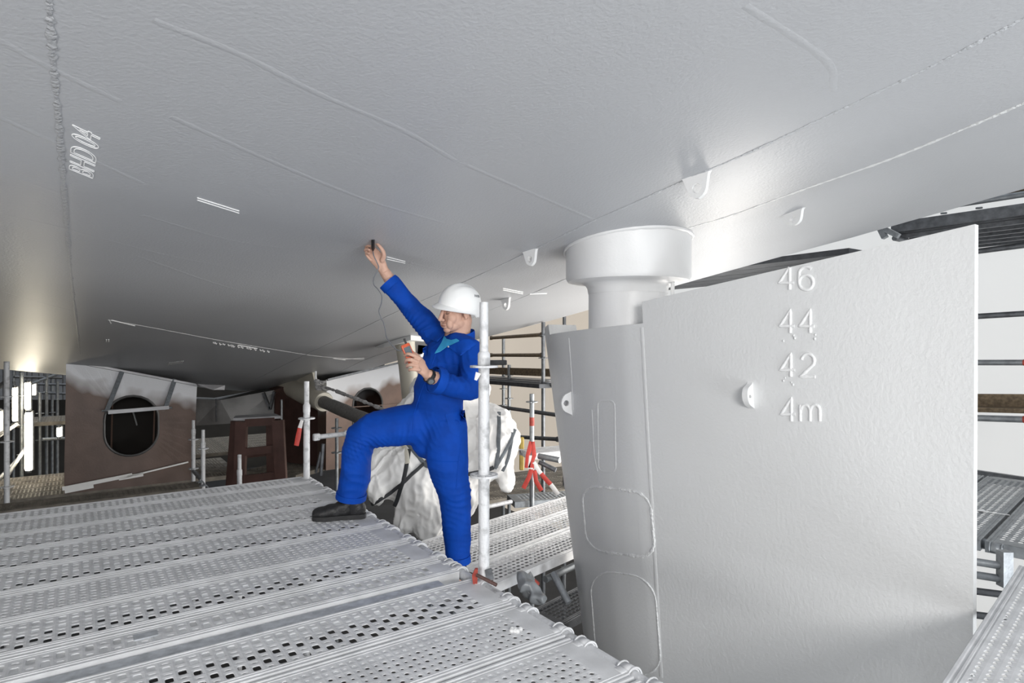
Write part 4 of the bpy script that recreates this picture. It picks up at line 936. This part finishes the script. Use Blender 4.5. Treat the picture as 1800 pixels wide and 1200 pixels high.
def primer(name, base, zline, slope_dir=None, hgt=.3):
    """brown primer with a paler top band: grey primer left, light painted in right"""
    m = mat(name, base, .42, .15, .25, 4, .08, 50); nt = m.node_tree; b = nt.nodes['Principled BSDF']; old = b.inputs['Base Color'].links[0].from_socket
    geo = nt.nodes.new('ShaderNodeNewGeometry'); sep = nt.nodes.new('ShaderNodeSeparateXYZ'); nt.links.new(geo.outputs['Position'], sep.inputs[0])
    ns = nt.nodes.new('ShaderNodeTexNoise'); ns.inputs['Scale'].default_value = 2.5; nt.links.new(geo.outputs['Position'], ns.inputs['Vector'])
    a = nt.nodes.new('ShaderNodeMath'); a.operation = 'MULTIPLY_ADD'; a.inputs[1].default_value = .55; nt.links.new(ns.outputs['Fac'], a.inputs[0]); 
    sl = nt.nodes.new('ShaderNodeMath'); sl.operation = 'MULTIPLY_ADD'; sl.inputs[1].default_value = slope_dir or 0; nt.links.new(sep.outputs['X'], sl.inputs[0]); nt.links.new(sep.outputs['Z'], sl.inputs[2]); nt.links.new(sl.outputs[0], a.inputs[2])
    r = nt.nodes.new('ShaderNodeMapRange'); r.inputs[1].default_value = zline - hgt / 2; r.inputs[2].default_value = zline + hgt / 2; nt.links.new(a.outputs[0], r.inputs[0])
    mx = nt.nodes.new('ShaderNodeMix'); mx.data_type = 'RGBA'; nt.links.new(r.outputs[0], mx.inputs[0]); nt.links.new(old, mx.inputs[6]); mx.inputs[7].default_value = (.62, .63, .66, 1)
    nt.links.new(mx.outputs[2], b.inputs['Base Color']); return m
B1 = [P(114, 850, 8.2), P(338, 830, 9.05), P(345, 676, 9.05), P(118, 633, 8.2)]
zb = ZC - .20
# pale grey primer reaches lower on the right: line falls with x
m1 = primer('brown_primer_pale_top', (.135, .088, .070), ZC - .20 + .27 - .115, slope_dir=None, hgt=.22)
def pale_top(base, nm, p_l, p_r, h=.2):
    """p_l, p_r: two points (x, z) of the lower border of the pale band"""
    k = (p_r.z - p_l.z) / (p_r.x - p_l.x); return primer(nm, base, p_l.z - k * p_l.x + .275, slope_dir=-k, hgt=h)
m1 = pale_top((.135, .088, .070), 'brown_primer_pale_top', P(125, 668, 8.2), P(340, 716, 9.05))
B1[0].z = B1[1].z = ZC - 2.012
t, X, N = block('support_block', B1, 1.3, ((P(232, 725, 8.6) - B1[0]).dot((B1[1] - B1[0]).normalized()), P(232, 748, 8.63).z, .64, .83), m1, 'brown steel support block with oval opening and hanging straps, left', M['prime'])
Fp = lambda px, py: B1[0] + X * ((P(px, py, 8.63) - B1[0]).dot(X)) + ZUP * (P(px, py, 8.63).z - B1[0].z) - N * .03
mb = MB()
for k in (.335, .665): a = B1[0].lerp(B1[1], k); b = B1[3].lerp(B1[2], k); mb.bar(a + N * .03, b + N * .03, .02, .012)
mb.build('stiffener', m1, t, smooth=False)
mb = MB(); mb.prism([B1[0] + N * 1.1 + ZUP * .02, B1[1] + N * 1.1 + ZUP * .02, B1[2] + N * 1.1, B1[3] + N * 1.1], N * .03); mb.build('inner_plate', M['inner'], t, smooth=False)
mb = MB(); a_ = Fp(240, 730) + N * 1.0; mb.bar(a_, a_ - ZUP * .25 + X * .06, .06, .02); mb.build('inner_bracket', M['beamgrey'], t, smooth=False)
# strips of white masking along its foot
ms = thing('masking_strip', 'pale masking strips along the foot of the left support block', 'masking strip', Fp(180, 845))
for a_, b_, h in (((112, 844), (232, 833), .05), ((116, 849), (164, 845), .05), ((208, 837), (252, 834), .05), ((232, 834), (338, 820), .02)):
    mb = MB(); p, q = Fp(*a_) - N * .02, Fp(*b_) - N * .02; mb.bar(p, q, .03, h); mb.build('strip', M['tarp'], ms, smooth=False)
# straps and board hung across the opening
hs = thing('hanging_board', 'narrow board hung on two straps across the oval opening', 'board', Fp(248, 720))
mb = MB(); mb.bar(Fp(189, 721) - N * .05, Fp(300, 718) - N * .05, .05, .05); mb.build('board', M['prime'], hs, smooth=False)
for a_, b_ in (((187, 718), (214, 652)), ((294, 717), (312, 668))):
    mb = MB(); mb.bar(Fp(*a_) - N * .05, Fp(*b_) - N * .02, .012, .055); mb.build('strap', M['gstrap'], hs, smooth=False)
mb = MB(); mb.tube(Fp(178, 718) - N * .05, Fp(306, 719) - N * .05, .014, 8); mb.build('rod', M['tubeg'], hs)
# white plate resting on the block's right top corner
mb = MB(); a_ = P(346, 677, 8.9); mb.prism([P(345, 674, 9.0), P(393, 676, 9.4), P(392, 684, 9.4), P(372, 684, 9.3), P(352, 679, 9.0)], N * .25); mb.solo('edge_plate', M['prime'], 'pale plate sticking out beside the top of the left support block', 'steel plate', smooth=False)
# second block with arched opening, right of the shaft flange
B2 = [P(574, 850, 9.6), P(702, 850, 10.4), P(700, 637, 10.4), P(575, 667, 9.6)]
m2 = pale_top((.20, .125, .095), 'brown_primer_lit_top', P(578, 712, 9.6), P(700, 662, 10.4))  # pale top of this block is falling light put into its colour
B2b = [v.copy() for v in B2]; B2b[0].z = B2b[1].z = ZC - 1.99
# continue it to the right behind the bracket and the propeller
dirx = (B2b[1] - B2b[0]); dirx.z = 0; B2b[1] = B2b[1] + dirx * .55; B2b[2] = B2b[2] + (B2[2] - B2[3]) * .55
t, X2, N2 = block('support_block', B2b, 1.2, ((P(649, 715, 10.0) - B2b[0]).dot(dirx.normalized()), P(649, 726, 10.0).z, .51, .80), m2, 'brown steel support block with arched opening behind the shaft', M['tubed'])
G2p = lambda px, py, o=.03: B2b[0] + X2 * ((P(px, py, 10.0) - B2b[0]).dot(X2)) + ZUP * (P(px, py, 10.0).z - B2b[0].z) + N2 * o
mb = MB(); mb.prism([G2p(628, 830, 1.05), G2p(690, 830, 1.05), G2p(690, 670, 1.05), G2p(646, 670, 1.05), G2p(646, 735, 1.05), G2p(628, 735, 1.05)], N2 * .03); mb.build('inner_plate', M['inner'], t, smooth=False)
mb = MB(); mb.bar(B2b[0] + ZUP * .95 - N2 * .02, B2b[1] + ZUP * .95 - N2 * .02, .012, .012); mb.build('weld_line', m2, t)
# grey sloping steel girder between the two blocks
gd = thing('steel_girder', 'dark grey steel girder sloping up between the support blocks', 'girder', P(350, 735, 10.2))
mb = MB(); mb.prism([P(340, 745, 10.2), P(404, 741, 10.3), P(478, 738, 10.6), P(480, 683, 10.6), P(382, 701, 10.3), P(340, 699, 10.2)], VDIR * .5); mb.build('web', M['beamgrey'], gd, smooth=False)
mb = MB(); mb.bar(P(380, 701, 10.0), P(380, 741, 10.0), .02, .02); mb.build('seam', M['tubed'], gd, smooth=False)
for a_, b_ in (((463, 690), (475, 720)), ((482, 688), (475, 718))):
    mb = MB(); mb.bar(P(*a_, 10.1), P(*b_, 10.1), .05, .04); mb.build('bracket', M['tubed'], gd, smooth=False)
mb = MB(); mb.prism([P(478, 806, 10.5), P(571, 818, 9.9), P(570, 712, 9.9), P(500, 676, 10.4), P(478, 684, 10.5)], VDIR * .4); bw = mb.solo('steel_bulkhead', M['rust'], 'rusty red steel plate standing under the cream shaft bossing', 'steel plate', smooth=False)
# red-brown trestle
tr = thing('steel_trestle', 'red-brown steel trestle with grey top plate behind the platform', 'trestle', P(452, 840, 7.4))
def T(px, py, dY=0): return P(px, py, 7.4 + dY)
mb = MB(); mb.prism([T(410, 737), T(494, 733), T(483, 728.5, .5), T(414, 732, .5)], ZUP * .03); mb.build('top_plate', M['prime'], tr, smooth=False)
for a_, b_, dy in (((425, 740), (420, 894), 0), ((489, 738), (497, 894), 0), ((416, 740), (404, 894), .5), ((478, 740), (480, 894), .5)):
    mb = MB(); mb.bar(T(*a_, dy), T(*b_, dy), .13, .06, up=(0, 1, 0)); mb.build('leg', M['rust'], tr, smooth=False)
for a_, b_, dy, h in (((432, 743), (483, 740), 0, .09), ((431, 794), (486, 788), 0, .09), ((428, 842), (488, 835), 0, .09), ((422, 800), (480, 794), .5, .08)):
    mb = MB(); mb.bar(T(*a_, dy), T(*b_, dy), .04, h); mb.build('cross_brace', M['rust'], tr, smooth=False)
# decks behind the platform
plank('fine', W(-1.73, 6.45, -1.47), 55, 3.07, .32, 'grey perforated plank on the scaffold just behind the platform', 'planks behind the platform', 'deck2', hooks=(1,))
plank('serr', W(-2.05, 6.85, -1.45), 55, 3.07, .32, 'sandy ribbed plank on the scaffold behind the platform', 'planks behind the platform', 'deckd', hooks=(1,), claws=CLD)
def dirty_deck(px0, py0, z, az, L, n, lab, m='deckd', kind='serr', wd=.32):
    o_ = PZ(px0, py0, z); d = Vector((math.sin(R(az)), math.cos(R(az)), 0)); nn_ = Vector((-d.y, d.x, 0))
    words = ['nearest', 'second', 'third', 'fourth', 'fifth', 'sixth', 'seventh']
    for k in range(n): plank(kind, o_ + nn_ * (k * (wd + .01)), az, L, wd, '%s, %s of the row counted from the front' % (lab, words[k]), lab + 's', m, hooks=False)
dirty_deck(-40, 885, -2.02, 55, 3.07, 5, 'brown dirty deck plank in the left background')
dirty_deck(330, 800, -2.0, 55, 3.07, 6, 'brown worn deck plank behind the trestle')
dirty_deck(520, 835, -2.0, 20, 2.57, 3, 'dusty deck plank under the shaft')
# posts around
standard(P(340, 850, 7.9), zr(755, 7.9), 'thin white post in front of the left support block edge', 'tubew', (zr(772, 7.9), zr(823, 7.9)), .12)
standard(P(357, 855, 7.2), zr(778, 7.2), 'white post with spigot standing alone left of the trestle', 'tubew', (zr(788, 7.2),), .15)
standard(P(421, 850, 6.45), zr(826, 6.45), 'short white spigot post in front of the trestle', 'tubew', (), .16)
standard(P(592, 850, 7.2), zr(735, 7.2), 'thin grey post under the shaft behind the raised knee', 'tubeg', (zr(752, 7.2), zr(795, 7.2)), .0, r=.02)
standard(P(495, 760, 10), zr(702, 10), 'far grey post right above the trestle', 'tubeg', (), 0, r=.02)
rail(P(548, 769, 5.4), P(618, 761, 5.7), 'white horizontal rail from the corner post to behind the knee', 'tubew', r=.022)
rail(P(569, 770, 5.5), P(563, 845, 5.5), 'dark leaning prop beneath the white rail, right one', 'tubed', r=.016, heads=False); rail(P(566, 785, 5.6), P(553, 840, 5.6), 'dark leaning prop beneath the white rail, left one', 'tubed', r=.012, heads=False)
rail(P(338, 825, 8.0), P(356, 845, 7.3), 'short grey brace between two white posts', 'tubeg', r=.024, heads=False)
# far left scaffold with fluorescent work lights
def post2(px, y0, y1, Y, lab, m='tubeg', r=RR): return standard(P(px, y1, Y), zr(y0, Y), lab, m, tuple(z for z in [zr(y0, Y) - .45 * k - .35 for k in range(5)] if z > zr(y1, Y)), 0, 'far left scaffold posts', r=r)
for px, y0, y1, Y, lab in ((12, 635, 880, 6.2, 'grey scaffold post at the far left edge of the picture'), (38, 655, 870, 9.5, 'dim scaffold post behind the big fluorescent lamps'), (70, 690, 800, 10.5, 'dim pale post right of the fluorescent lamps'), (82, 655, 800, 11.5, 'dim thin post near the left support block'), (101, 670, 760, 12.0, 'dim post close beside the left support block'), (92, 660, 760, 13.5, 'dim far post among the left scaffolding'), (24, 640, 760, 13.0, 'dim far post behind the leftmost lamp')): post2(px, y0, y1, Y, lab, 'tubew' if px in (12,) else 'tubeg')
def lamp_(px, y0, y1, Y, r, lab):
    t = thing('fluorescent_lamp', lab, 'lamp', P(px, y1, Y), 'fluorescent work lights'); a, b = P(px, y0, Y), P(px, y1, Y)
    mb = MB(); mb.loft([a - ZUP * .04, b + ZUP * .04], r, 14, cap='round'); mb.build('tube', M['lamp'], t)
    for p in (a, b): mb = MB(); mb.tube(p - ZUP * .02, p + ZUP * .02, r * .8, 12); mb.build('end_cap', M['tubed'], t)
    mb = MB(); mb.bar(a + Vector((.0, r + .03, 0)), b + Vector((0, r + .03, 0)), .03, .03); mb.build('holder', M['tubed'], t)
for a in ((50, 723, 828, 9.0, .045, 'tallest fluorescent lamp, lower one of the lit column at far left'), (48, 670, 721, 9.4, .036, 'fluorescent lamp directly above the tallest lamp'), (26, 679, 742, 9.8, .033, 'fluorescent lamp left of the lit column'), (59, 671, 696, 11, .028, 'small fluorescent lamp right of the upper lit column'), (104, 749, 769, 10, .034, 'short bright lamp low beside the left support block'), (0, 720, 760, 9.0, .02, 'fluorescent lamp cut off by the left picture edge')): lamp_(*a)
for a, b, lab, m in ((P(-30, 700, 6.2), P(14, 668, 7.0), 'sloping rail at the left picture edge, upper', 'tubed'), (P(-40, 790, 6.5), P(30, 745, 9.0), 'sloping rail at the left picture edge, lower', 'tubed'), (P(20, 662, 11.5), P(112, 664, 12.5), 'far dark rail high among the left lamps', 'tubed'), (P(68, 772, 10), P(125, 770, 10.5), 'dim rail crossing in front of the short lamp', 'tubeg'), (P(10, 840, 7.6), P(44, 788, 9.5), 'shiny leaning tube at lower left', 'tubew'), (P(-10, 850, 7.4), P(38, 800, 9.3), 'second leaning tube at lower left', 'tubeg'),
                     (P(60, 675, 13), P(125, 676, 13.5), 'far rail, upper of two beside the left block', 'tubed'), (P(60, 690, 13), P(125, 692, 13.5), 'far rail, lower of two beside the left block', 'tubed'), (P(30, 684, 10), P(120, 650, 13), 'diagonal brace behind the fluorescent lamps', 'tubeg')): rail(a, b, lab, m, heads=False)
cl2 = thing('cladding', 'pale vertical slat cladding far behind the left lamps', 'cladding', P(60, 700, 16))
for k in range(14): mb = MB(); x = -10 + k * 10.5; mb.box(P(x, 668, 16), .09 + .05 * (k % 2), .05, 1.0); mb.build('slat', M['slat'], cl2, smooth=False)
dirty_deck(20, 745, -1.35, 55, 2.57, 3, 'far brown deck plank beside the lamps', 'deckd', 'serr')

# ================================================================ MIDDLE BACKGROUND, BETWEEN POST AND RUDDER
standard(P(955, 800, 7.6), zr(566, 7.6), 'dark tall scaffold post left of the rudder', 'tubed', tuple(zr(y, 7.6) for y in (589, 629, 676, 727, 770)), 0)
standard(P(885, 800, 9.6), zr(590, 9.6), 'thin far post between the white post and the dark post', 'tubeg', tuple(zr(y, 9.6) for y in (640, 683, 712)), 0)
standard(P(895, 800, 8.8), zr(641, 8.8), 'short grey post with rosettes on the deck edge', 'tubeg', tuple(zr(y, 8.8) for y in (659, 700, 737)), 0)
t = standard(P(935, 862, 6.3), zr(692, 6.3), 'grey post with faded red stripes and barrier tape near the rudder', 'tubeg', (zr(706, 6.3),), 0)
mb = MB(); mb.tube(P(935, 733, 6.3), P(935, 748, 6.3), .0252, 14); mb.build('red_band', M['redpaint'], t)
standard(P(992, 575, 8.6), zr(545, 8.6), 'dark post stub above the rudder nose', 'tubed', (), 0)
for a, b, lab, m in ((P(862, 594, 9.7), P(955, 588, 7.65), 'upper rail running to the dark post', 'wood'), (P(862, 624, 9.7), P(955, 624, 7.65), 'second rail running to the dark post', 'wood'), (P(850, 711, 9.3), P(985, 730, 7.0), 'dark rail below the walkway', 'tubed'), (P(850, 764, 9.0), P(985, 772, 7.2), 'low dark rail at deck level beside the rudder', 'tubed'), (P(955, 676, 7.6), P(985, 677, 7.4), 'short rail stub right of the dark post', 'tubed')): rail(a, b, lab, m)
wk = thing('walkway', 'dark scaffold walkway with wooden toe board behind the white post', 'walkway', P(910, 670, 8.6))
mb = MB(); mb.bar(P(855, 651, 9.4), P(972, 655, 7.9), .03, .10); mb.build('toe_board', M['wood'], wk, smooth=False)
for k in range(3):
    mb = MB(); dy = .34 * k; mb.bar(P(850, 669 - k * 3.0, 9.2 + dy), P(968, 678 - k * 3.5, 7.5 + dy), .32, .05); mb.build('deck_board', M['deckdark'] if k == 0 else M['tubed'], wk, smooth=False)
mb = MB(); mb.box(P(872, 637, 9.2), .32, .2, .07, ch=.01); mb.solo('tool_tray', M['deckdark'], 'dark tray lying on the walkway behind the white post', 'tray')
# barrier tape tied in an A shape
tp_ = thing('barrier_tape', 'red and white barrier tape tied around the post by the rudder', 'barrier tape', P(937, 860, 6.2))
for q, m in (([(934, 776), (928, 800), (926, 822)], 'red'), ([(936, 776), (939, 800), (930, 822)], 'red'), ([(932, 800), (930, 822), (937, 822)], 'tapew'), ([(937, 815), (930, 838), (920, 858)], 'red'), ([(938, 812), (946, 826), (951, 832)], 'tapew'), ([(951, 832), (962, 845), (968, 851)], 'red'), ([(968, 851), (975, 860), (981, 869)], 'tapew'), ([(940, 826), (942, 845), (952, 862)], 'red')):
    mb = MB(); mb.loft([P(x, y, 6.15) for x, y in q], [(.022, .004)] * len(q), 6, ref=(1, 0, 0)); mb.build('tape_length', M[m], tp_)
# decks around it
dirty_deck(855, 880, -2.0, 60, 2.57, 4, 'brown ribbed deck plank behind the wrapped propeller', 'deckd', 'serr')
o_ = P(938, 793, 6.4); plank('fine', P(936, 797, 6.3), 65, 2.07, .32, 'small grey deck plank at the tape post beside the rudder', None, 'deck2', hooks=(0,))
plank('serr', P(905, 882, 6.35), 75, 1.57, .32, 'low grey step plank behind the lower deck', None, 'tubeg', hooks=False)
rail(P(940, 800, 6.3), P(992, 810, 6.1), 'thick grey tube under the small deck by the rudder', 'tubeg', r=.03, heads=False); rail(P(940, 808, 6.3), P(985, 830, 6.2), 'curved grey brace under the small deck', 'tubed', heads=False)
rail(P(850, 892, 5.6), P(905, 880, 5.9), 'pale tube low behind the white post', 'tubew', r=.02, heads=False)
mb = MB(); mb.box(P(917, 797, 6.6), .05, .05, .35, ch=.01); mb.solo('yellow_bracket', M['yellow'], 'small yellow upright bracket beside the white tarpaulin', 'bracket')
# below the lower deck: dark bay with braces and a plastic bag
rail(P(950, 1022, 4.3), P(1018, 990, 4.6), 'grey horizontal tube in the dark bay under the lower deck', 'tubeg', heads=False); rail(P(966, 995, 4.2), P(1006, 1072, 4.0), 'grey diagonal brace in the dark bay under the lower deck', 'tubeg', heads=False); rail(P(990, 985, 4.9), P(990, 1060, 4.9), 'thin dark upright in the bay under the lower deck', 'tubed', r=.018, heads=False)
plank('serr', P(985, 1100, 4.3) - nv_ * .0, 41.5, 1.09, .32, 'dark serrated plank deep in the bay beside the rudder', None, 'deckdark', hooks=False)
mb = MB()
for (x, y, Y, rx, rz) in ((935, 1040, 3.75, .07, .07), (925, 1030, 3.75, .06, .05), (945, 1050, 3.7, .06, .045), (918, 1018, 3.8, .05, .06), (932, 1019, 3.85, .04, .05)): mb.ell(P(x, y, Y), (rx, .06, rz))
me = fuse(mb, .008, 3); co, no = arrays(me); setco(me, co - no * (.02 * np.abs(wnoise(co, 45, 31, 8)))[:, None]); bg_ = linkmesh('plastic_bag', me, M['grtarp'], None, False); tag(bg_, 'crumpled grey plastic bag hanging in the dark bay under the deck', 'plastic bag')
rail(P(925, 1010, 3.85), P(955, 1034, 3.9), 'red painted short tube above the grey plastic bag', 'redpaint', r=.015, heads=False)
plank('serr', P(900, 1010, 5.2) - ZUP * 1.2, 41.5, 3.07, .32, 'dark plank far down beneath the lower deck', None, 'deckdark', hooks=False)

# ================================================================ RIGHT BACKGROUND
def RW(px, py, u):      # point on the plane u = const at a pixel
    k = (px - 900) / F; Y = u / (k * S55 + C55); return P(px, py, Y)
for (y0, y1, lab, r, red) in ((444, 431, 'dark rail on the tent side, topmost', RR, None), (557, 551, 'dark rail on the tent side, second from the top', RR, None), (637, 637, 'grey rail with red band, upper', RR, (.78, .95)), (734, 737, 'grey rail with red band, lower', RR * 1.15, (.78, .95))):
    a, b = RW(1640, y0 + (y0 - y1) * .6, 6.4), RW(1850, y1 - (y0 - y1) * .5, 6.4); rail(a, b, lab, 'tubed' if not red else 'tubeg', r=r, heads=False, red=red)
mb = MB(); mb.bar(RW(1640, 703, 6.7), RW(1850, 706, 6.7), .04, .125); mb.bar(RW(1640, 717, 6.6), RW(1850, 722, 6.6), .2, .04); mb.solo('toe_board', M['wood'], 'dark wooden toe board along the tent side right of the rudder', 'toe board', smooth=False)
# overhead platform seen from below
zo = .985
op = thing('overhead_platform', 'dark ribbed underside of a scaffold platform above the rudder', 'platform', RW(1700, 400, 5.8))
def OP(px, py): return PZ(px, py, zo)
aa, bb = RW(1548, 412, 6.0), RW(1850, 352, 6.0)
for k in range(6):
    u = 6.08 + .24 * k; a = W(u, 2.6, zo + .0); b = W(u, -.6, zo)
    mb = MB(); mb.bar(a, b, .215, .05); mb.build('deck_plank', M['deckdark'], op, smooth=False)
    mb = MB(); mb.bar(a - ZUP * .04, b - ZUP * .04, .03, .04); mb.build('rib', M['tubed'], op, smooth=False)
for v in (2.55, 1.6, .7, -.3): mb = MB(); mb.tube(W(5.9, v, zo - .075), W(7.45, v, zo - .075), .024, 10); mb.build('bearer', M['tubed'], op)
mb = MB(); mb.bar(W(5.96, 2.6, zo + .03), W(5.96, -.6, zo + .03), .03, .09); mb.build('edge_board', M['tubed'], op, smooth=False)
for k in range(5):
    mb = MB(); mb.bar(W(5.45 + .3 * k, 7.2, .74), W(5.45 + .3 * k, 2.65, .76), .285, .05); mb.build('deck_plank', M['deckdark'], op, smooth=False)
for v, lab in ((2.2, 'grey post stub above the overhead platform, left one'), (1.95, 'grey post stub above the overhead platform, right one')): rail(W(5.98, v, zo + .05), W(5.98, v, zo + .14), lab, 'tubeg', heads=False)
rail(W(5.98, 2.3, zo + .15), W(5.98, -.6, zo + .15), 'grey guard rail above the overhead platform', 'tubeg', heads=False)
mb = MB(); mb.bar(W(6.05, 2.0, zo + .195), W(6.05, -.6, zo + .26), .05, .03); mb.solo('wooden_plank', M['wood'], 'brown wooden plank leaning above the overhead platform', 'plank', smooth=False)
br_ = thing('bracket', 'grey clamp bracket at the left end of the overhead platform', 'bracket', P(1552, 405, 5.6))
mb = MB(); mb.bar(RW(1546, 398, 5.55), RW(1556, 418, 5.55), .05, .04); mb.build('clamp', M['tubeg'], br_, smooth=False)
mb = MB(); mb.bar(RW(1554, 402, 5.55), RW(1580, 415, 5.55), .04, .04); mb.build('arm', M['tubeg'], br_, smooth=False)
standard(P(1246, 530, 8.8), zr(483, 8.8), 'pale post seen in the gap between hull and rudder top', 'tubew', (), 0)
# mid deck at the right edge behind the rudder
for k in range(3):
    pt_ = PZ(1722, 950, -1.1); d = Vector((math.sin(R(47)), math.cos(R(47)), 0)); nn_ = Vector((d.y, -d.x, 0))
    plank('serr', pt_ + nn_ * (.34 * (k - 1)) + d * .02, 47, 2.07, .32, ('dark grooved deck plank at right, leftmost and close behind the rudder', 'dark grooved deck plank at right with spilled white paint', 'dark grooved deck plank at the right picture edge')[k], 'planks of the right rear deck', 'tubeg', hooks=(0,), claws=CLD)
mb = MB(); mb.loft(dense([tuple(PZ(1722, 896, -1.09)), tuple(PZ(1735, 899, -1.09)), tuple(PZ(1775, 905, -1.09))], 4), [(.02, .006), (.028, .008), (.02, .006), (.012, .005), (.008, .003), (.006, .003), (.005, .003), (.005, .003), (.004, .002)], 8, ref=(1, 0, 0)); mb.solo('paint_spill', M['white'], 'white paint spill on the dark grooved right deck', 'paint spill')
mb = MB(); a, b = RW(1690, 828, 6.3), RW(1850, 852, 6.3); mb.bar(a, b, .04, .06); mb.solo('deck_edge_board', M['tubed'], 'dark board along the back of the right rear deck', 'board', smooth=False)
pt_ = PZ(1712, 952, -1.14); rail(pt_ - nn_ * .25, pt_ + nn_ * .9, 'thick grey tube carrying the front of the right rear deck', 'tubeg', r=.03, heads=False)
fr = thing('lattice_bracket', 'grey steel bracket frame below the right rear deck', 'bracket', P(1765, 1010, 3.2))
mb = MB(); mb.bar(P(1766, 968, 3.15), P(1766, 1030, 3.15), .05, .05, up=(1, 0, 0)); mb.build('upright', M['tubeg'], fr, smooth=False)
for y in (985, 1008): mb = MB(); mb.tube(P(1690, y - 2, 3.25), P(1766, y + 10, 3.15), .02, 10); mb.build('tube', M['tubeg'], fr)
for y, lab in ((1038, 'dark thin rail low behind the rudder, upper'), (1080, 'dark thin rail low behind the rudder, lower')): rail(P(1680, y - 4, 3.6), P(1790, y + 10, 3.4), lab, 'tubed', r=.02, heads=False)
